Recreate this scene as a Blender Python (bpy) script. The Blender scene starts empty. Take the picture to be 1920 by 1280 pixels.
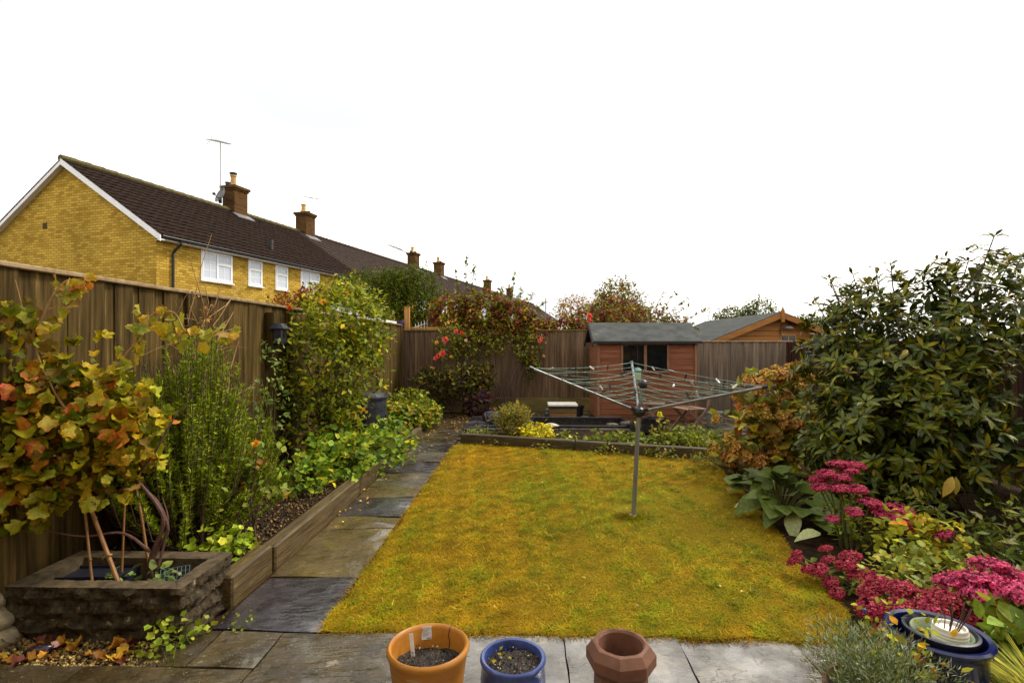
import bpy, math, random
import numpy as np
from mathutils import Vector, Matrix
R = math.radians
random.seed(7); rng = np.random.default_rng(7)
S = bpy.context.scene
C = S.collection

# ---------------------------------------------------------------- camera, sky, sun, exposure
cam = bpy.data.cameras.new('camera'); co = bpy.data.objects.new('camera', cam); C.objects.link(co)
co.location = (0, 0, 1.55); co.rotation_euler = (R(90), 0, math.atan(25/980))
cam.sensor_width = 36; cam.lens = 980/1920*36; cam.shift_y = 5/1920
cam.clip_start = .05; cam.clip_end = 3000
S.camera = co

SUN_EL, SUN_AZ = 48, 62           # degrees; azimuth measured from +Y towards +X
W = bpy.data.worlds.new('World'); S.world = W; W.use_nodes = True
nt = W.node_tree; nt.nodes.clear()
def wn(t, **k):
    n = nt.nodes.new(t)
    for a, b in k.items(): setattr(n, a, b)
    return n
out = wn('ShaderNodeOutputWorld'); bg = wn('ShaderNodeBackground')
sky = wn('ShaderNodeTexSky', sky_type='NISHITA', sun_disc=False)
sky.sun_elevation = R(SUN_EL); sky.sun_rotation = R(SUN_AZ)
hs = wn('ShaderNodeHueSaturation'); hs.inputs['Saturation'].default_value = .25; hs.inputs['Value'].default_value = .1
tc = wn('ShaderNodeTexCoord'); sep = wn('ShaderNodeSeparateXYZ')
noi = wn('ShaderNodeTexNoise'); noi.inputs['Scale'].default_value = 2.1; noi.inputs['Detail'].default_value = 4
noi.inputs['Roughness'].default_value = .35
mp = wn('ShaderNodeMapping'); mp.inputs['Scale'].default_value = (1, 1, 2.2)
ramp = wn('ShaderNodeValToRGB')
ramp.color_ramp.elements[0].position = .37; ramp.color_ramp.elements[0].color = (.352, .354, .355, 1)
ramp.color_ramp.elements[1].position = .68; ramp.color_ramp.elements[1].color = (1.0, .95, .85, 1)
grad = wn('ShaderNodeMapRange'); grad.inputs['From Min'].default_value = 0; grad.inputs['From Max'].default_value = 1
grad.inputs['To Min'].default_value = .74; grad.inputs['To Max'].default_value = 1.6
mul = wn('ShaderNodeMix', data_type='RGBA', blend_type='MULTIPLY'); mul.inputs[0].default_value = 1
mix = wn('ShaderNodeMix', data_type='RGBA'); mix.inputs[0].default_value = .9
L = nt.links.new
L(tc.outputs['Generated'], sep.inputs[0]); L(tc.outputs['Generated'], mp.inputs[0]); L(mp.outputs[0], noi.inputs['Vector'])
hz = wn('ShaderNodeMath', operation='MULTIPLY_ADD'); hz.inputs[1].default_value = -.38; hz.inputs[2].default_value = .14   # paler, even cloud towards the horizon
ad = wn('ShaderNodeMath', operation='ADD'); L(sep.outputs['Z'], hz.inputs[0]); L(hz.outputs[0], ad.inputs[0]); L(noi.outputs['Fac'], ad.inputs[1])
L(ad.outputs[0], ramp.inputs[0]); L(sep.outputs['Z'], grad.inputs['Value'])
L(ramp.outputs[0], mul.inputs[6]); L(grad.outputs[0], mul.inputs[7])
L(sky.outputs[0], hs.inputs['Color']); L(hs.outputs[0], mix.inputs[6]); L(mul.outputs[2], mix.inputs[7])
L(mix.outputs[2], bg.inputs['Color']); bg.inputs['Strength'].default_value = 1.0
L(bg.outputs[0], out.inputs[0])

sl = bpy.data.lights.new('sun', 'SUN'); so = bpy.data.objects.new('sun', sl); C.objects.link(so)
sl.energy = 1.4; sl.angle = R(16); sl.color = (1, .92, .8)
_d = Vector((math.sin(R(SUN_AZ))*math.cos(R(SUN_EL)), math.cos(R(SUN_AZ))*math.cos(R(SUN_EL)), math.sin(R(SUN_EL))))
so.rotation_euler = _d.to_track_quat('Z', 'Y').to_euler()
S.view_settings.view_transform = 'Standard'; S.view_settings.look = 'None'
S.view_settings.exposure = 1.4; S.view_settings.gamma = 1; S.view_settings.use_curve_mapping = False
S.render.engine = 'CYCLES'; S.cycles.max_bounces = 6; S.cycles.transparent_max_bounces = 8
S.cycles.use_denoising = True

# ---------------------------------------------------------------- materials
def pmat(name, c1, c2=None, scale=(4, 4, 4), rough=.7, bump=.0, bscale=None, c3=None, c3pos=.75, var=.12, spec=.4,
         rough2=None, metal=0, coords='Object', det=6, lo=.35, hi=.65, dist=0, coat=0):
    """two or three colours mixed by noise, shifted at random from object to object"""
    m = bpy.data.materials.new(name); m.use_nodes = True
    t = m.node_tree; b = t.nodes['Principled BSDF']; l = t.links.new
    def n(ty): return t.nodes.new(ty)
    tc = n('ShaderNodeTexCoord'); mp = n('ShaderNodeMapping'); oi = n('ShaderNodeObjectInfo')
    vm = n('ShaderNodeVectorMath'); vm.operation = 'MULTIPLY'; vm.inputs[1].default_value = (17.3, 9.1, 13.7)
    va = n('ShaderNodeVectorMath'); va.operation = 'ADD'
    l(oi.outputs['Random'], vm.inputs[0]); l(tc.outputs[coords], mp.inputs[0]); mp.inputs['Scale'].default_value = scale
    l(mp.outputs[0], va.inputs[0]); l(vm.outputs[0], va.inputs[1])
    no = n('ShaderNodeTexNoise'); no.inputs['Scale'].default_value = 1; no.inputs['Detail'].default_value = det
    no.inputs['Roughness'].default_value = .62; no.inputs['Distortion'].default_value = dist
    l(va.outputs[0], no.inputs['Vector'])
    rp = n('ShaderNodeValToRGB'); l(no.outputs['Fac'], rp.inputs[0])
    e = rp.color_ramp.elements; e[0].position = lo; e[0].color = (*c1, 1); e[1].position = hi; e[1].color = (*(c2 or c1), 1)
    if c3: k = e.new(c3pos); k.color = (*c3, 1)
    mr = n('ShaderNodeMapRange'); mr.inputs['To Min'].default_value = 1-var; mr.inputs['To Max'].default_value = 1+var
    l(oi.outputs['Random'], mr.inputs['Value'])
    mx = n('ShaderNodeMix'); mx.data_type = 'RGBA'; mx.blend_type = 'MULTIPLY'; mx.inputs[0].default_value = 1
    l(rp.outputs[0], mx.inputs[6]); l(mr.outputs[0], mx.inputs[7]); l(mx.outputs[2], b.inputs['Base Color'])
    b.inputs['Roughness'].default_value = rough; b.inputs['Specular IOR Level'].default_value = spec
    b.inputs['Metallic'].default_value = metal; b.inputs['Coat Weight'].default_value = coat
    if rough2 is not None:
        n2 = n('ShaderNodeTexNoise'); n2.inputs['Scale'].default_value = 2.3; n2.inputs['Detail'].default_value = 5
        l(va.outputs[0], n2.inputs['Vector']); m2 = n('ShaderNodeMapRange')
        m2.inputs['From Min'].default_value = .35; m2.inputs['From Max'].default_value = .65
        m2.inputs['To Min'].default_value = rough2; m2.inputs['To Max'].default_value = rough
        l(n2.outputs['Fac'], m2.inputs['Value']); l(m2.outputs[0], b.inputs['Roughness'])
    if bump:
        bp = n('ShaderNodeBump'); bp.inputs['Strength'].default_value = bump; bp.inputs['Distance'].default_value = .02
        if bscale:
            m3 = n('ShaderNodeMapping'); m3.inputs['Scale'].default_value = bscale; l(tc.outputs[coords], m3.inputs[0])
            n3 = n('ShaderNodeTexNoise'); n3.inputs['Scale'].default_value = 1; n3.inputs['Detail'].default_value = 7
            l(m3.outputs[0], n3.inputs['Vector']); l(n3.outputs['Fac'], bp.inputs['Height'])
        else: l(no.outputs['Fac'], bp.inputs['Height'])
        l(bp.outputs[0], b.inputs['Normal'])
    return m

def slabmat(name, crack=.6, speck=.5, scale=2.6, **k):
    """riven stone: pmat plus hairline cracks and pale grit"""
    m = pmat(name, **k); t = m.node_tree; l = t.links.new; b = t.nodes['Principled BSDF']; src = b.inputs['Base Color'].links[0].from_socket
    tc = t.nodes.new('ShaderNodeTexCoord'); oi = t.nodes.new('ShaderNodeObjectInfo'); va = t.nodes.new('ShaderNodeVectorMath'); va.operation = 'MULTIPLY_ADD'
    l(oi.outputs['Random'], va.inputs[0]); va.inputs[1].default_value = (31, 17, 11); l(tc.outputs['Object'], va.inputs[2])
    n = t.nodes.new('ShaderNodeTexNoise'); n.inputs['Scale'].default_value = 5; n.inputs['Detail'].default_value = 4; l(va.outputs[0], n.inputs['Vector'])
    mv = t.nodes.new('ShaderNodeMix'); mv.data_type = 'RGBA'; mv.blend_type = 'LINEAR_LIGHT'; mv.inputs[0].default_value = .22; l(va.outputs[0], mv.inputs[6]); l(n.outputs['Color'], mv.inputs[7])
    v = t.nodes.new('ShaderNodeTexVoronoi'); v.feature = 'DISTANCE_TO_EDGE'; v.inputs['Scale'].default_value = scale; l(mv.outputs[2], v.inputs['Vector'])
    r = t.nodes.new('ShaderNodeMapRange'); r.inputs['From Max'].default_value = .012; r.inputs['To Min'].default_value = 1-crack; l(v.outputs['Distance'], r.inputs['Value'])
    x = t.nodes.new('ShaderNodeMix'); x.data_type = 'RGBA'; x.blend_type = 'MULTIPLY'; x.inputs[0].default_value = 1; l(src, x.inputs[6]); l(r.outputs[0], x.inputs[7])
    s = t.nodes.new('ShaderNodeTexNoise'); s.inputs['Scale'].default_value = 95; s.inputs['Detail'].default_value = 2; l(va.outputs[0], s.inputs['Vector'])
    q = t.nodes.new('ShaderNodeMapRange'); q.inputs['From Min'].default_value = .66; q.inputs['From Max'].default_value = .74; q.inputs['To Max'].default_value = speck; l(s.outputs['Fac'], q.inputs['Value'])
    y = t.nodes.new('ShaderNodeMix'); y.data_type = 'RGBA'; l(q.outputs[0], y.inputs[0]); l(x.outputs[2], y.inputs[6]); y.inputs[7].default_value = (.4, .34, .24, 1); l(y.outputs[2], b.inputs['Base Color'])
    w = t.nodes.new('ShaderNodeTexNoise'); w.inputs['Scale'].default_value = 3.1; w.inputs['Detail'].default_value = 5; l(va.outputs[0], w.inputs['Vector'])      # films of rain water
    z = t.nodes.new('ShaderNodeMapRange'); z.inputs['From Min'].default_value = .44; z.inputs['From Max'].default_value = .54; l(w.outputs['Fac'], z.inputs['Value']); l(z.outputs[0], b.inputs['Coat Weight'])
    b.inputs['Coat Roughness'].default_value = .07; b.inputs['Coat IOR'].default_value = 1.55
    return m
def brickmat(name, c1, c2, mortar, bw=.235, bh=.085):
    m = bpy.data.materials.new(name); m.use_nodes = True
    t = m.node_tree; b = t.nodes['Principled BSDF']; l = t.links.new
    uv = t.nodes.new('ShaderNodeUVMap'); uv.uv_map = 'UV'
    br = t.nodes.new('ShaderNodeTexBrick'); br.inputs['Scale'].default_value = 1
    br.inputs['Brick Width'].default_value = bw; br.inputs['Row Height'].default_value = bh
    br.inputs['Mortar Size'].default_value = .011; br.inputs['Mortar Smooth'].default_value = .2; br.inputs['Bias'].default_value = -.25
    br.inputs['Color1'].default_value = (*c1, 1); br.inputs['Color2'].default_value = (*c2, 1); br.inputs['Mortar'].default_value = (*mortar, 1)
    l(uv.outputs[0], br.inputs['Vector'])
    no = t.nodes.new('ShaderNodeTexNoise'); no.inputs['Scale'].default_value = .7; no.inputs['Detail'].default_value = 3
    l(uv.outputs[0], no.inputs['Vector'])
    mr = t.nodes.new('ShaderNodeMapRange'); mr.inputs['From Min'].default_value = .3; mr.inputs['From Max'].default_value = .7
    mr.inputs['To Min'].default_value = .82; mr.inputs['To Max'].default_value = 1.12; l(no.outputs['Fac'], mr.inputs['Value'])
    mx = t.nodes.new('ShaderNodeMix'); mx.data_type = 'RGBA'; mx.blend_type = 'MULTIPLY'; mx.inputs[0].default_value = 1
    l(br.outputs['Color'], mx.inputs[6]); l(mr.outputs[0], mx.inputs[7]); l(mx.outputs[2], b.inputs['Base Color'])
    bp = t.nodes.new('ShaderNodeBump'); bp.inputs['Strength'].default_value = .5; bp.inputs['Distance'].default_value = .008; bp.invert = True
    l(br.outputs['Fac'], bp.inputs['Height']); l(bp.outputs[0], b.inputs['Normal'])
    b.inputs['Roughness'].default_value = .95; b.inputs['Specular IOR Level'].default_value = .03
    return m

def leafmat(name, rough=.5, trans=.28, palette=None, spec=.14, nscale=30):
    """foliage: colour from the mesh attribute Col, or a palette picked per object"""
    m = bpy.data.materials.new(name); m.use_nodes = True
    t = m.node_tree; b = t.nodes['Principled BSDF']; l = t.links.new
    if palette:
        oi = t.nodes.new('ShaderNodeObjectInfo'); rp = t.nodes.new('ShaderNodeValToRGB'); l(oi.outputs['Random'], rp.inputs[0])
        e = rp.color_ramp.elements; rp.color_ramp.interpolation = 'LINEAR'
        while len(e) < len(palette): e.new(.5)
        for i, c in enumerate(palette): e[i].position = i/max(1, len(palette)-1); e[i].color = (*c, 1)
        col = rp.outputs[0]
    else:
        at = t.nodes.new('ShaderNodeAttribute'); at.attribute_name = 'Col'; col = at.outputs['Color']
    tc = t.nodes.new('ShaderNodeTexCoord'); no = t.nodes.new('ShaderNodeTexNoise'); no.inputs['Scale'].default_value = nscale
    l(tc.outputs['Object'], no.inputs['Vector'])
    mr = t.nodes.new('ShaderNodeMapRange'); mr.inputs['From Min'].default_value = .3; mr.inputs['From Max'].default_value = .7
    mr.inputs['To Min'].default_value = .7; mr.inputs['To Max'].default_value = 1.25; l(no.outputs['Fac'], mr.inputs['Value'])
    mx = t.nodes.new('ShaderNodeMix'); mx.data_type = 'RGBA'; mx.blend_type = 'MULTIPLY'; mx.inputs[0].default_value = 1
    l(col, mx.inputs[6]); l(mr.outputs[0], mx.inputs[7]); l(mx.outputs[2], b.inputs['Base Color'])
    b.inputs['Roughness'].default_value = rough; b.inputs['Specular IOR Level'].default_value = spec
    if trans:
        tr = t.nodes.new('ShaderNodeBsdfTranslucent'); l(mx.outputs[2], tr.inputs['Color'])
        ms = t.nodes.new('ShaderNodeMixShader'); ms.inputs[0].default_value = trans
        l(b.outputs[0], ms.inputs[1]); l(tr.outputs[0], ms.inputs[2]); l(ms.outputs[0], t.nodes['Material Output'].inputs['Surface'])
    return m

def glassmat(name, col, rough=.05):
    m = bpy.data.materials.new(name); m.use_nodes = True
    b = m.node_tree.nodes['Principled BSDF']; b.inputs['Base Color'].default_value = (*col, 1)
    b.inputs['Roughness'].default_value = rough; b.inputs['Specular IOR Level'].default_value = .6
    return m

M = dict(
 soil=pmat('soil', (.014, .009, .005), (.04, .024, .012), (14, 14, 14), .95, .9, c3=(.07, .04, .018), c3pos=.75, spec=.03),
 turf=pmat('turf', (.10, .075, .006), (.26, .17, .010), (60, 60, 60), .95, 1.0, spec=.03, c3=(.17, .17, .008), c3pos=.75),
 slab=slabmat('slab', c1=(.03, .02, .007), c2=(.085, .062, .03), scale=2.2, speck=.6, rough=.5, bump=.9, bscale=(10, 26, 10), c3=(.2, .165, .105), c3pos=.66, rough2=.08, var=.22, spec=.6),
 slab_dark=slabmat('slab_dark', c1=(.012, .009, .012), c2=(.034, .027, .031), scale=1.9, speck=.25, rough=.45, bump=.8, bscale=(8, 18, 8), c3=(.10, .085, .085), c3pos=.7, rough2=.1, var=.15, spec=.6),
 slab_moss=slabmat('slab_moss', c1=(.055, .033, .004), c2=(.12, .082, .018), scale=1.8, speck=.35, rough=.6, bump=.9, bscale=(12, 26, 12), c3=(.25, .19, .08), c3pos=.67, rough2=.18, var=.15, spec=.4),
 slab_grey=slabmat('slab_grey', c1=(.04, .031, .02), c2=(.13, .115, .095), scale=2.0, crack=.7, speck=.4, rough=.34, bump=.7, bscale=(7, 15, 7), c3=(.25, .225, .185), c3pos=.64, rough2=.03, var=.15, spec=1.0, lo=.3, hi=.52),
 yard=pmat('yard', (.018, .012, .005), (.055, .038, .015), (2.5, 2.5, 2.5), .5, .4, (9, 9, 9), rough2=.12, var=.15, spec=.7),
 sleeper=pmat('sleeper', (.05, .03, .008), (.115, .076, .026), (4, 34, 34), .65, .7, c3=(.2, .14, .06), c3pos=.75, rough2=.35, var=.12),
 sleeper_dark=pmat('sleeper_dark', (.04, .027, .010), (.09, .064, .026), (3, 22, 22), .65, .5, rough2=.4, var=.1),
 fence_l=pmat('fence_weathered_brown', (.03, .018, .0045), (.11, .07, .020), (30, 30, 1.5), .75, .6, c3=(.24, .17, .06), c3pos=.72, var=.3, spec=.1),
 fence_b=pmat('fence_brown', (.08, .046, .026), (.185, .118, .07), (26, 26, 1.4), .75, .5, c3=(.30, .21, .14), c3pos=.74, var=.25, spec=.1),
 fence_g=pmat('fence_silver', (.12, .085, .058), (.25, .19, .14), (26, 26, 1.2), .78, .5, c3=(.38, .30, .24), c3pos=.74, var=.22, spec=.1),
 fence_r=pmat('fence_red_brown', (.028, .012, .007), (.06, .026, .016), (26, 26, 1.4), .75, .4, var=.25, spec=.1),
 rail=pmat('fence_cap', (.16, .10, .045), (.3, .21, .11), (14, 14, 14), .7, .3, var=.12),
 gravelboard=pmat('gravel_board', (.10, .075, .012), (.17, .125, .03), (3, 9, 9), .7, .4, var=.15),
 oak=pmat('orange_timber', (.36, .16, .03), (.5, .25, .06), (20, 20, 2), .6, .3, var=.1),
 brick=brickmat('yellow_brick', (.56, .37, .06), (.29, .145, .012), (.26, .17, .045)),
 brick_ch=brickmat('chimney_brick', (.12, .058, .018), (.06, .028, .012), (.09, .06, .035)),
 tile=pmat('roof_tile', (.012, .0065, .0045), (.028, .016, .011), (5, 5, 5), .9, .2, c3=(.055, .034, .016), c3pos=.75, spec=.06, var=.05),
 tile2=pmat('brown_roof_tile', (.032, .021, .016), (.062, .043, .034), (5, 5, 5), .8, .2, c3=(.09, .064, .048), c3pos=.75, spec=.06, var=.15),
 moss=pmat('mossy_ridge', (.05, .04, .014), (.11, .085, .02), (8, 8, 8), .9, .5),
 white=pmat('white_paint', (.74, .74, .74), (.82, .82, .81), (3, 3, 3), .45, 0, var=.02),
 black=pmat('black_plastic', (.012, .012, .014), (.02, .02, .022), (9, 9, 9), .4, 0, var=.1),
 bin=pmat('compost_plastic', (.016, .017, .024), (.03, .032, .042), (9, 9, 9), .38, .05, var=.05),
 lead=pmat('lead', (.10, .10, .105), (.19, .19, .195), (7, 7, 7), .5, .2),
 pot_y=pmat('chimney_clay', (.5, .28, .08), (.6, .36, .13), (9, 9, 9), .7),
 glass=glassmat('window_glass', (.5, .55, .62)),
 dark_glass=glassmat('shed_glass', (.006, .006, .010), .08),
 curtain=pmat('curtain', (.6, .62, .66), (.72, .74, .78), (20, 2, 2), .8),
 shed=pmat('shed_board', (.16, .056, .027), (.27, .10, .05), (2, 28, 28), .7, .35, spec=.15, c3=(.34, .145, .075), c3pos=.75, var=.14),
 shed_end=pmat('shed_trim', (.16, .07, .035), (.27, .125, .06), (20, 20, 3), .65, .3, var=.1),
 felt=pmat('roof_felt', (.04, .043, .041), (.075, .078, .073), (4, 4, 4), .9, .3, (90, 90, 90), spec=.15, c3=(.12, .125, .105), c3pos=.75),
 cabin=pmat('cabin_board', (.26, .092, .012), (.34, .14, .022), (2, 22, 22), .6, .25, var=.08),
 steel=pmat('aluminium', (.13, .14, .15), (.24, .25, .26), (9, 9, 40), .38, 0, metal=.6, var=.03),
 pole=pmat('grey_pole', (.16, .165, .16), (.25, .25, .24), (20, 20, 4), .45, 0, metal=.5),
 line=pmat('green_line', (.07, .22, .16), (.32, .45, .39), (20, 20, 20), .5, 0, var=.2),
 pegwood=pmat('peg_wood', (.42, .36, .27), (.55, .48, .38), (20, 20, 20), .7),
 pegdark=pmat('peg_dark', (.02, .02, .02), (.035, .03, .03), (20, 20, 20), .5),
 trough=pmat('trough_stone', (.018, .012, .006), (.085, .062, .034), (17, 17, 17), .9, 1.0, (26, 26, 34), c3=(.27, .22, .14), c3pos=.66, spec=.2),
 trough_top=pmat('trough_top', (.04, .027, .012), (.12, .083, .04), (16, 16, 16), .75, .5),
 terracotta=pmat('terracotta', (.33, .125, .012), (.44, .185, .024), (5, 5, 12), .6, .1, c3=(.46, .29, .13), c3pos=.7, rough2=.33, var=.02),
 terracotta_old=pmat('old_terracotta', (.095, .038, .02), (.19, .082, .045), (7, 7, 7), .7, .3, c3=(.26, .145, .10), c3pos=.75, var=.02),
 blue=pmat('blue_glaze', (.02, .035, .14), (.05, .08, .24), (8, 8, 8), .26, .08, c3=(.16, .21, .38), c3pos=.74, var=.02, spec=.6),
 navy=pmat('navy_glaze', (.004, .007, .045), (.007, .012, .08), (6, 6, 6), .15, 0, var=.02, spec=.6),
 blackglaze=pmat('black_glaze', (.012, .012, .02), (.022, .022, .04), (6, 6, 6), .3),
 sage=pmat('sage_glaze', (.26, .32, .2), (.34, .4, .26), (6, 6, 6), .3),
 cream=pmat('cream_pot', (.66, .62, .54), (.76, .72, .64), (6, 6, 6), .5),
 compost=pmat('compost', (.008, .006, .004), (.035, .022, .013), (60, 60, 60), .7, 1.0, (70, 70, 70), c3=(.12, .085, .05), c3pos=.72, rough2=.3),
 bark=pmat('bark', (.05, .028, .018), (.12, .07, .045), (30, 30, 6), .8, .5),
 vinebark=pmat('vine_bark', (.07, .03, .022), (.15, .075, .055), (40, 40, 8), .7, .5),
 cane=pmat('bamboo_cane', (.18, .075, .02), (.3, .15, .045), (30, 30, 8), .55, .1),
 drystem=pmat('dry_stem', (.25, .13, .05), (.42, .26, .11), (30, 30, 8), .8),
 greenstem=pmat('green_stem', (.09, .10, .02), (.16, .15, .04), (30, 30, 8), .6),
 liner=pmat('pond_liner', (.012, .010, .012), (.035, .03, .032), (10, 10, 10), .35, .4, rough2=.2),
 water=glassmat('pond_water', (.012, .009, .006), .04),
 stone=pmat('stone', (.12, .1, .075), (.26, .23, .18), (9, 9, 9), .7, .5, c3=(.33, .3, .25), c3pos=.74, var=.3),
 yardstone=pmat('wet_stone', (.03, .024, .014), (.09, .07, .042), (14, 14, 14), .5, .6),
 palestone=pmat('pale_stone', (.4, .37, .32), (.55, .52, .47), (9, 9, 9), .6, .3, var=.1),
 pebble=pmat('pebble', (.10, .055, .02), (.28, .19, .1), (18, 18, 18), .5, .1, c3=(.42, .33, .22), c3pos=.72, lo=.3, hi=.6),
 ornament=pmat('cast_stone', (.11, .085, .045), (.22, .175, .1), (14, 14, 14), .85, .6, c3=(.26, .21, .13), c3pos=.7),
 boxwood=pmat('box_plank', (.13, .062, .016), (.23, .12, .035), (3, 24, 24), .65, .35, c3=(.3, .17, .04), c3pos=.76, var=.2),
 lid=pmat('cream_lid', (.66, .61, .5), (.8, .77, .68), (6, 6, 6), .6, .2),
 chair=pmat('chair_wood', (.13, .072, .042), (.23, .14, .085), (14, 14, 14), .7, .2, var=.12),
 galv=pmat('galvanised', (.22, .24, .23), (.3, .32, .31), (12, 12, 12), .5, 0, metal=.4),
 purple=pmat('purple_plastic', (.05, .03, .13), (.09, .06, .2), (9, 9, 9), .5),
 shell=pmat('dark_shell', (.010, .006, .012), (.03, .018, .03), (20, 20, 20), .2),
 pink=pmat('pale_pink', (.5, .26, .24), (.6, .38, .34), (20, 20, 20), .6),
 label=pmat('plant_label', (.6, .6, .58), (.72, .72, .7), (20, 20, 20), .5),
 print=pmat('label_print', (.22, .22, .22), (.3, .3, .3), (20, 20, 20), .6),
 meshwire=pmat('green_wire', (.07, .12, .14), (.10, .17, .2), (20, 20, 20), .5),
 tray=pmat('dark_tray', (.010, .011, .02), (.018, .02, .034), (9, 9, 9), .5),
 leaf=leafmat('leaf'), gloss=leafmat('glossy_leaf', .36, .15, spec=.2), matt=leafmat('matt_leaf', .6, .3, spec=.1),
 grass=leafmat('grass_blade', .6, .3, spec=.06, nscale=6),
 petal=leafmat('petal', .6, .3, spec=.2),
)

# ---------------------------------------------------------------- mesh helpers
class MB:
    def __init__(s): s.v = []; s.f = []; s.mi = []; s.uv = None
    def add(s, vs, fs, mi=0):
        o = len(s.v); s.v += [tuple(v) for v in vs]; s.f += [tuple(i+o for i in f) for f in fs]; s.mi += [mi]*len(fs); return s
    def box(s, x0, x1, y0, y1, z0, z1, mi=0, bev=0):
        if bev:
            b = min(bev, (x1-x0)*.4, (y1-y0)*.4, (z1-z0)*.4)
            vs = []
            for (z, k) in ((z0, b), (z0+b, 0), (z1-b, 0), (z1, b)):
                vs += [(x0+k, y0+b, z), (x0+b, y0+k, z), (x1-b, y0+k, z), (x1-k, y0+b, z), (x1-k, y1-b, z), (x1-b, y1-k, z), (x0+b, y1-k, z), (x0+k, y1-b, z)]
            fs = [tuple(range(7, -1, -1)), tuple(range(24, 32))]
            for r in range(3):
                for i in range(8): j = (i+1) % 8; fs.append((r*8+i, r*8+j, r*8+8+j, r*8+8+i))
            return s.add(vs, fs, mi)
        vs = [(x0, y0, z0), (x1, y0, z0), (x1, y1, z0), (x0, y1, z0), (x0, y0, z1), (x1, y0, z1), (x1, y1, z1), (x0, y1, z1)]
        return s.add(vs, [(0, 3, 2, 1), (4, 5, 6, 7), (0, 1, 5, 4), (1, 2, 6, 5), (2, 3, 7, 6), (3, 0, 4, 7)], mi)
    def bar(s, a, b, w, h, mi=0, up=(0, 0, 1)):
        a = Vector(a); b = Vector(b); y = (b-a).normalized(); x = y.cross(Vector(up))
        if x.length < 1e-4: x = Vector((1, 0, 0))
        x.normalize(); z = x.cross(y)
        vs = [p + x*(w/2*i) + z*(h/2*j) for p in (a, b) for (i, j) in ((-1, -1), (1, -1), (1, 1), (-1, 1))]
        return s.add(vs, [(0, 1, 2, 3), (7, 6, 5, 4), (0, 4, 5, 1), (1, 5, 6, 2), (2, 6, 7, 3), (3, 7, 4, 0)], mi)
    def tube(s, pts, rad, n=6, mi=0, cap=True):
        pts = [Vector(p) for p in pts]; k = len(pts)
        rad = [rad]*k if not hasattr(rad, '__len__') else rad
        o = len(s.v); px = None
        for i, p in enumerate(pts):
            d = (pts[min(i+1, k-1)] - pts[max(i-1, 0)])
            d = d.normalized() if d.length > 1e-9 else Vector((0, 0, 1))
            if px is None: px = d.orthogonal().normalized()
            else:
                px = px - d*px.dot(d); px = px.normalized() if px.length > 1e-6 else d.orthogonal().normalized()
            py = d.cross(px)
            for j in range(n):
                a = 2*math.pi*j/n; s.v.append(tuple(p + (px*math.cos(a)+py*math.sin(a))*rad[i]))
        for i in range(k-1):
            for j in range(n):
                q = (j+1) % n; s.f.append((o+i*n+j, o+i*n+q, o+i*n+n+q, o+i*n+n+j)); s.mi.append(mi)
        if cap:
            s.f.append(tuple(o+j for j in range(n-1, -1, -1))); s.f.append(tuple(o+(k-1)*n+j for j in range(n))); s.mi += [mi, mi]
        return s
    def lathe(s, prof, n=40, c=(0, 0, 0), mi=0, rot=0, sq=1):
        o = len(s.v); k = len(prof)
        for (r, z) in prof:
            for j in range(n):
                a = 2*math.pi*j/n + rot; s.v.append((c[0]+r*math.cos(a), c[1]+r*sq*math.sin(a), c[2]+z))
        for i in range(k-1):
            for j in range(n):
                q = (j+1) % n; s.f.append((o+i*n+j, o+i*n+q, o+i*n+n+q, o+i*n+n+j)); s.mi.append(mi)
        if prof[0][0] > 1e-5: s.f.append(tuple(o+j for j in range(n-1, -1, -1))); s.mi.append(mi)
        if prof[-1][0] > 1e-5: s.f.append(tuple(o+(k-1)*n+j for j in range(n))); s.mi.append(mi)
        return s
    def mesh(s, name, mats, smooth=False):
        m = bpy.data.meshes.new(name); m.from_pydata(s.v, [], s.f)
        for x in (mats if isinstance(mats, (list, tuple)) else [mats]): m.materials.append(x)
        if any(s.mi): m.polygons.foreach_set('material_index', s.mi)
        if smooth: m.polygons.foreach_set('use_smooth', [True]*len(m.polygons))
        m.update(); return m
    def build(s, name, mats, parent=None, smooth=False, **k): return obj(name, s.mesh(name, mats, smooth), parent, **k)

def curve(pts, k=5):
    """Catmull-Rom points through the given ones"""
    P = [Vector(p) for p in pts]; P = [P[0]*2-P[1]]+P+[P[-1]*2-P[-2]]; o = []
    for i in range(1, len(P)-2):
        for j in range(k):
            t = j/k; a, b, c, d = P[i-1:i+3]; o.append(.5*((2*b)+(c-a)*t+(2*a-5*b+4*c-d)*t*t+(3*b-a-3*c+d)*t**3))
    return o+[P[-2]]
def smooth_by_angle(o, deg=40):
    me = o.data; me.polygons.foreach_set('use_smooth', [True]*len(me.polygons))
    try: me.set_sharp_from_angle(angle=R(deg))
    except Exception: pass
    return o
def obj(name, data, parent=None, loc=None, rot=None, scale=None, matrix=None):
    o = bpy.data.objects.new(name, data); C.objects.link(o)
    if parent is not None: o.parent = parent
    if matrix is not None: o.matrix_local = matrix
    if loc is not None: o.location = loc
    if rot is not None: o.rotation_euler = rot
    if scale is not None: o.scale = (scale,)*3 if not hasattr(scale, '__len__') else scale
    return o
def tag(o, label=None, cat=None, group=None, kind=None):
    for k, v in (('label', label), ('category', cat), ('group', group), ('kind', kind)):
        if v: o[k] = v
    return o
def thing(name, label, cat, loc=(0, 0, 0), rz=0, group=None):
    return tag(obj(name, None, None, loc, (0, 0, rz)), label, cat, group)
def struct(name, mb, mat, label=None):
    o = mb.build(name, mat); o['kind'] = 'structure'
    if label: o['label'] = label
    return o
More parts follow.
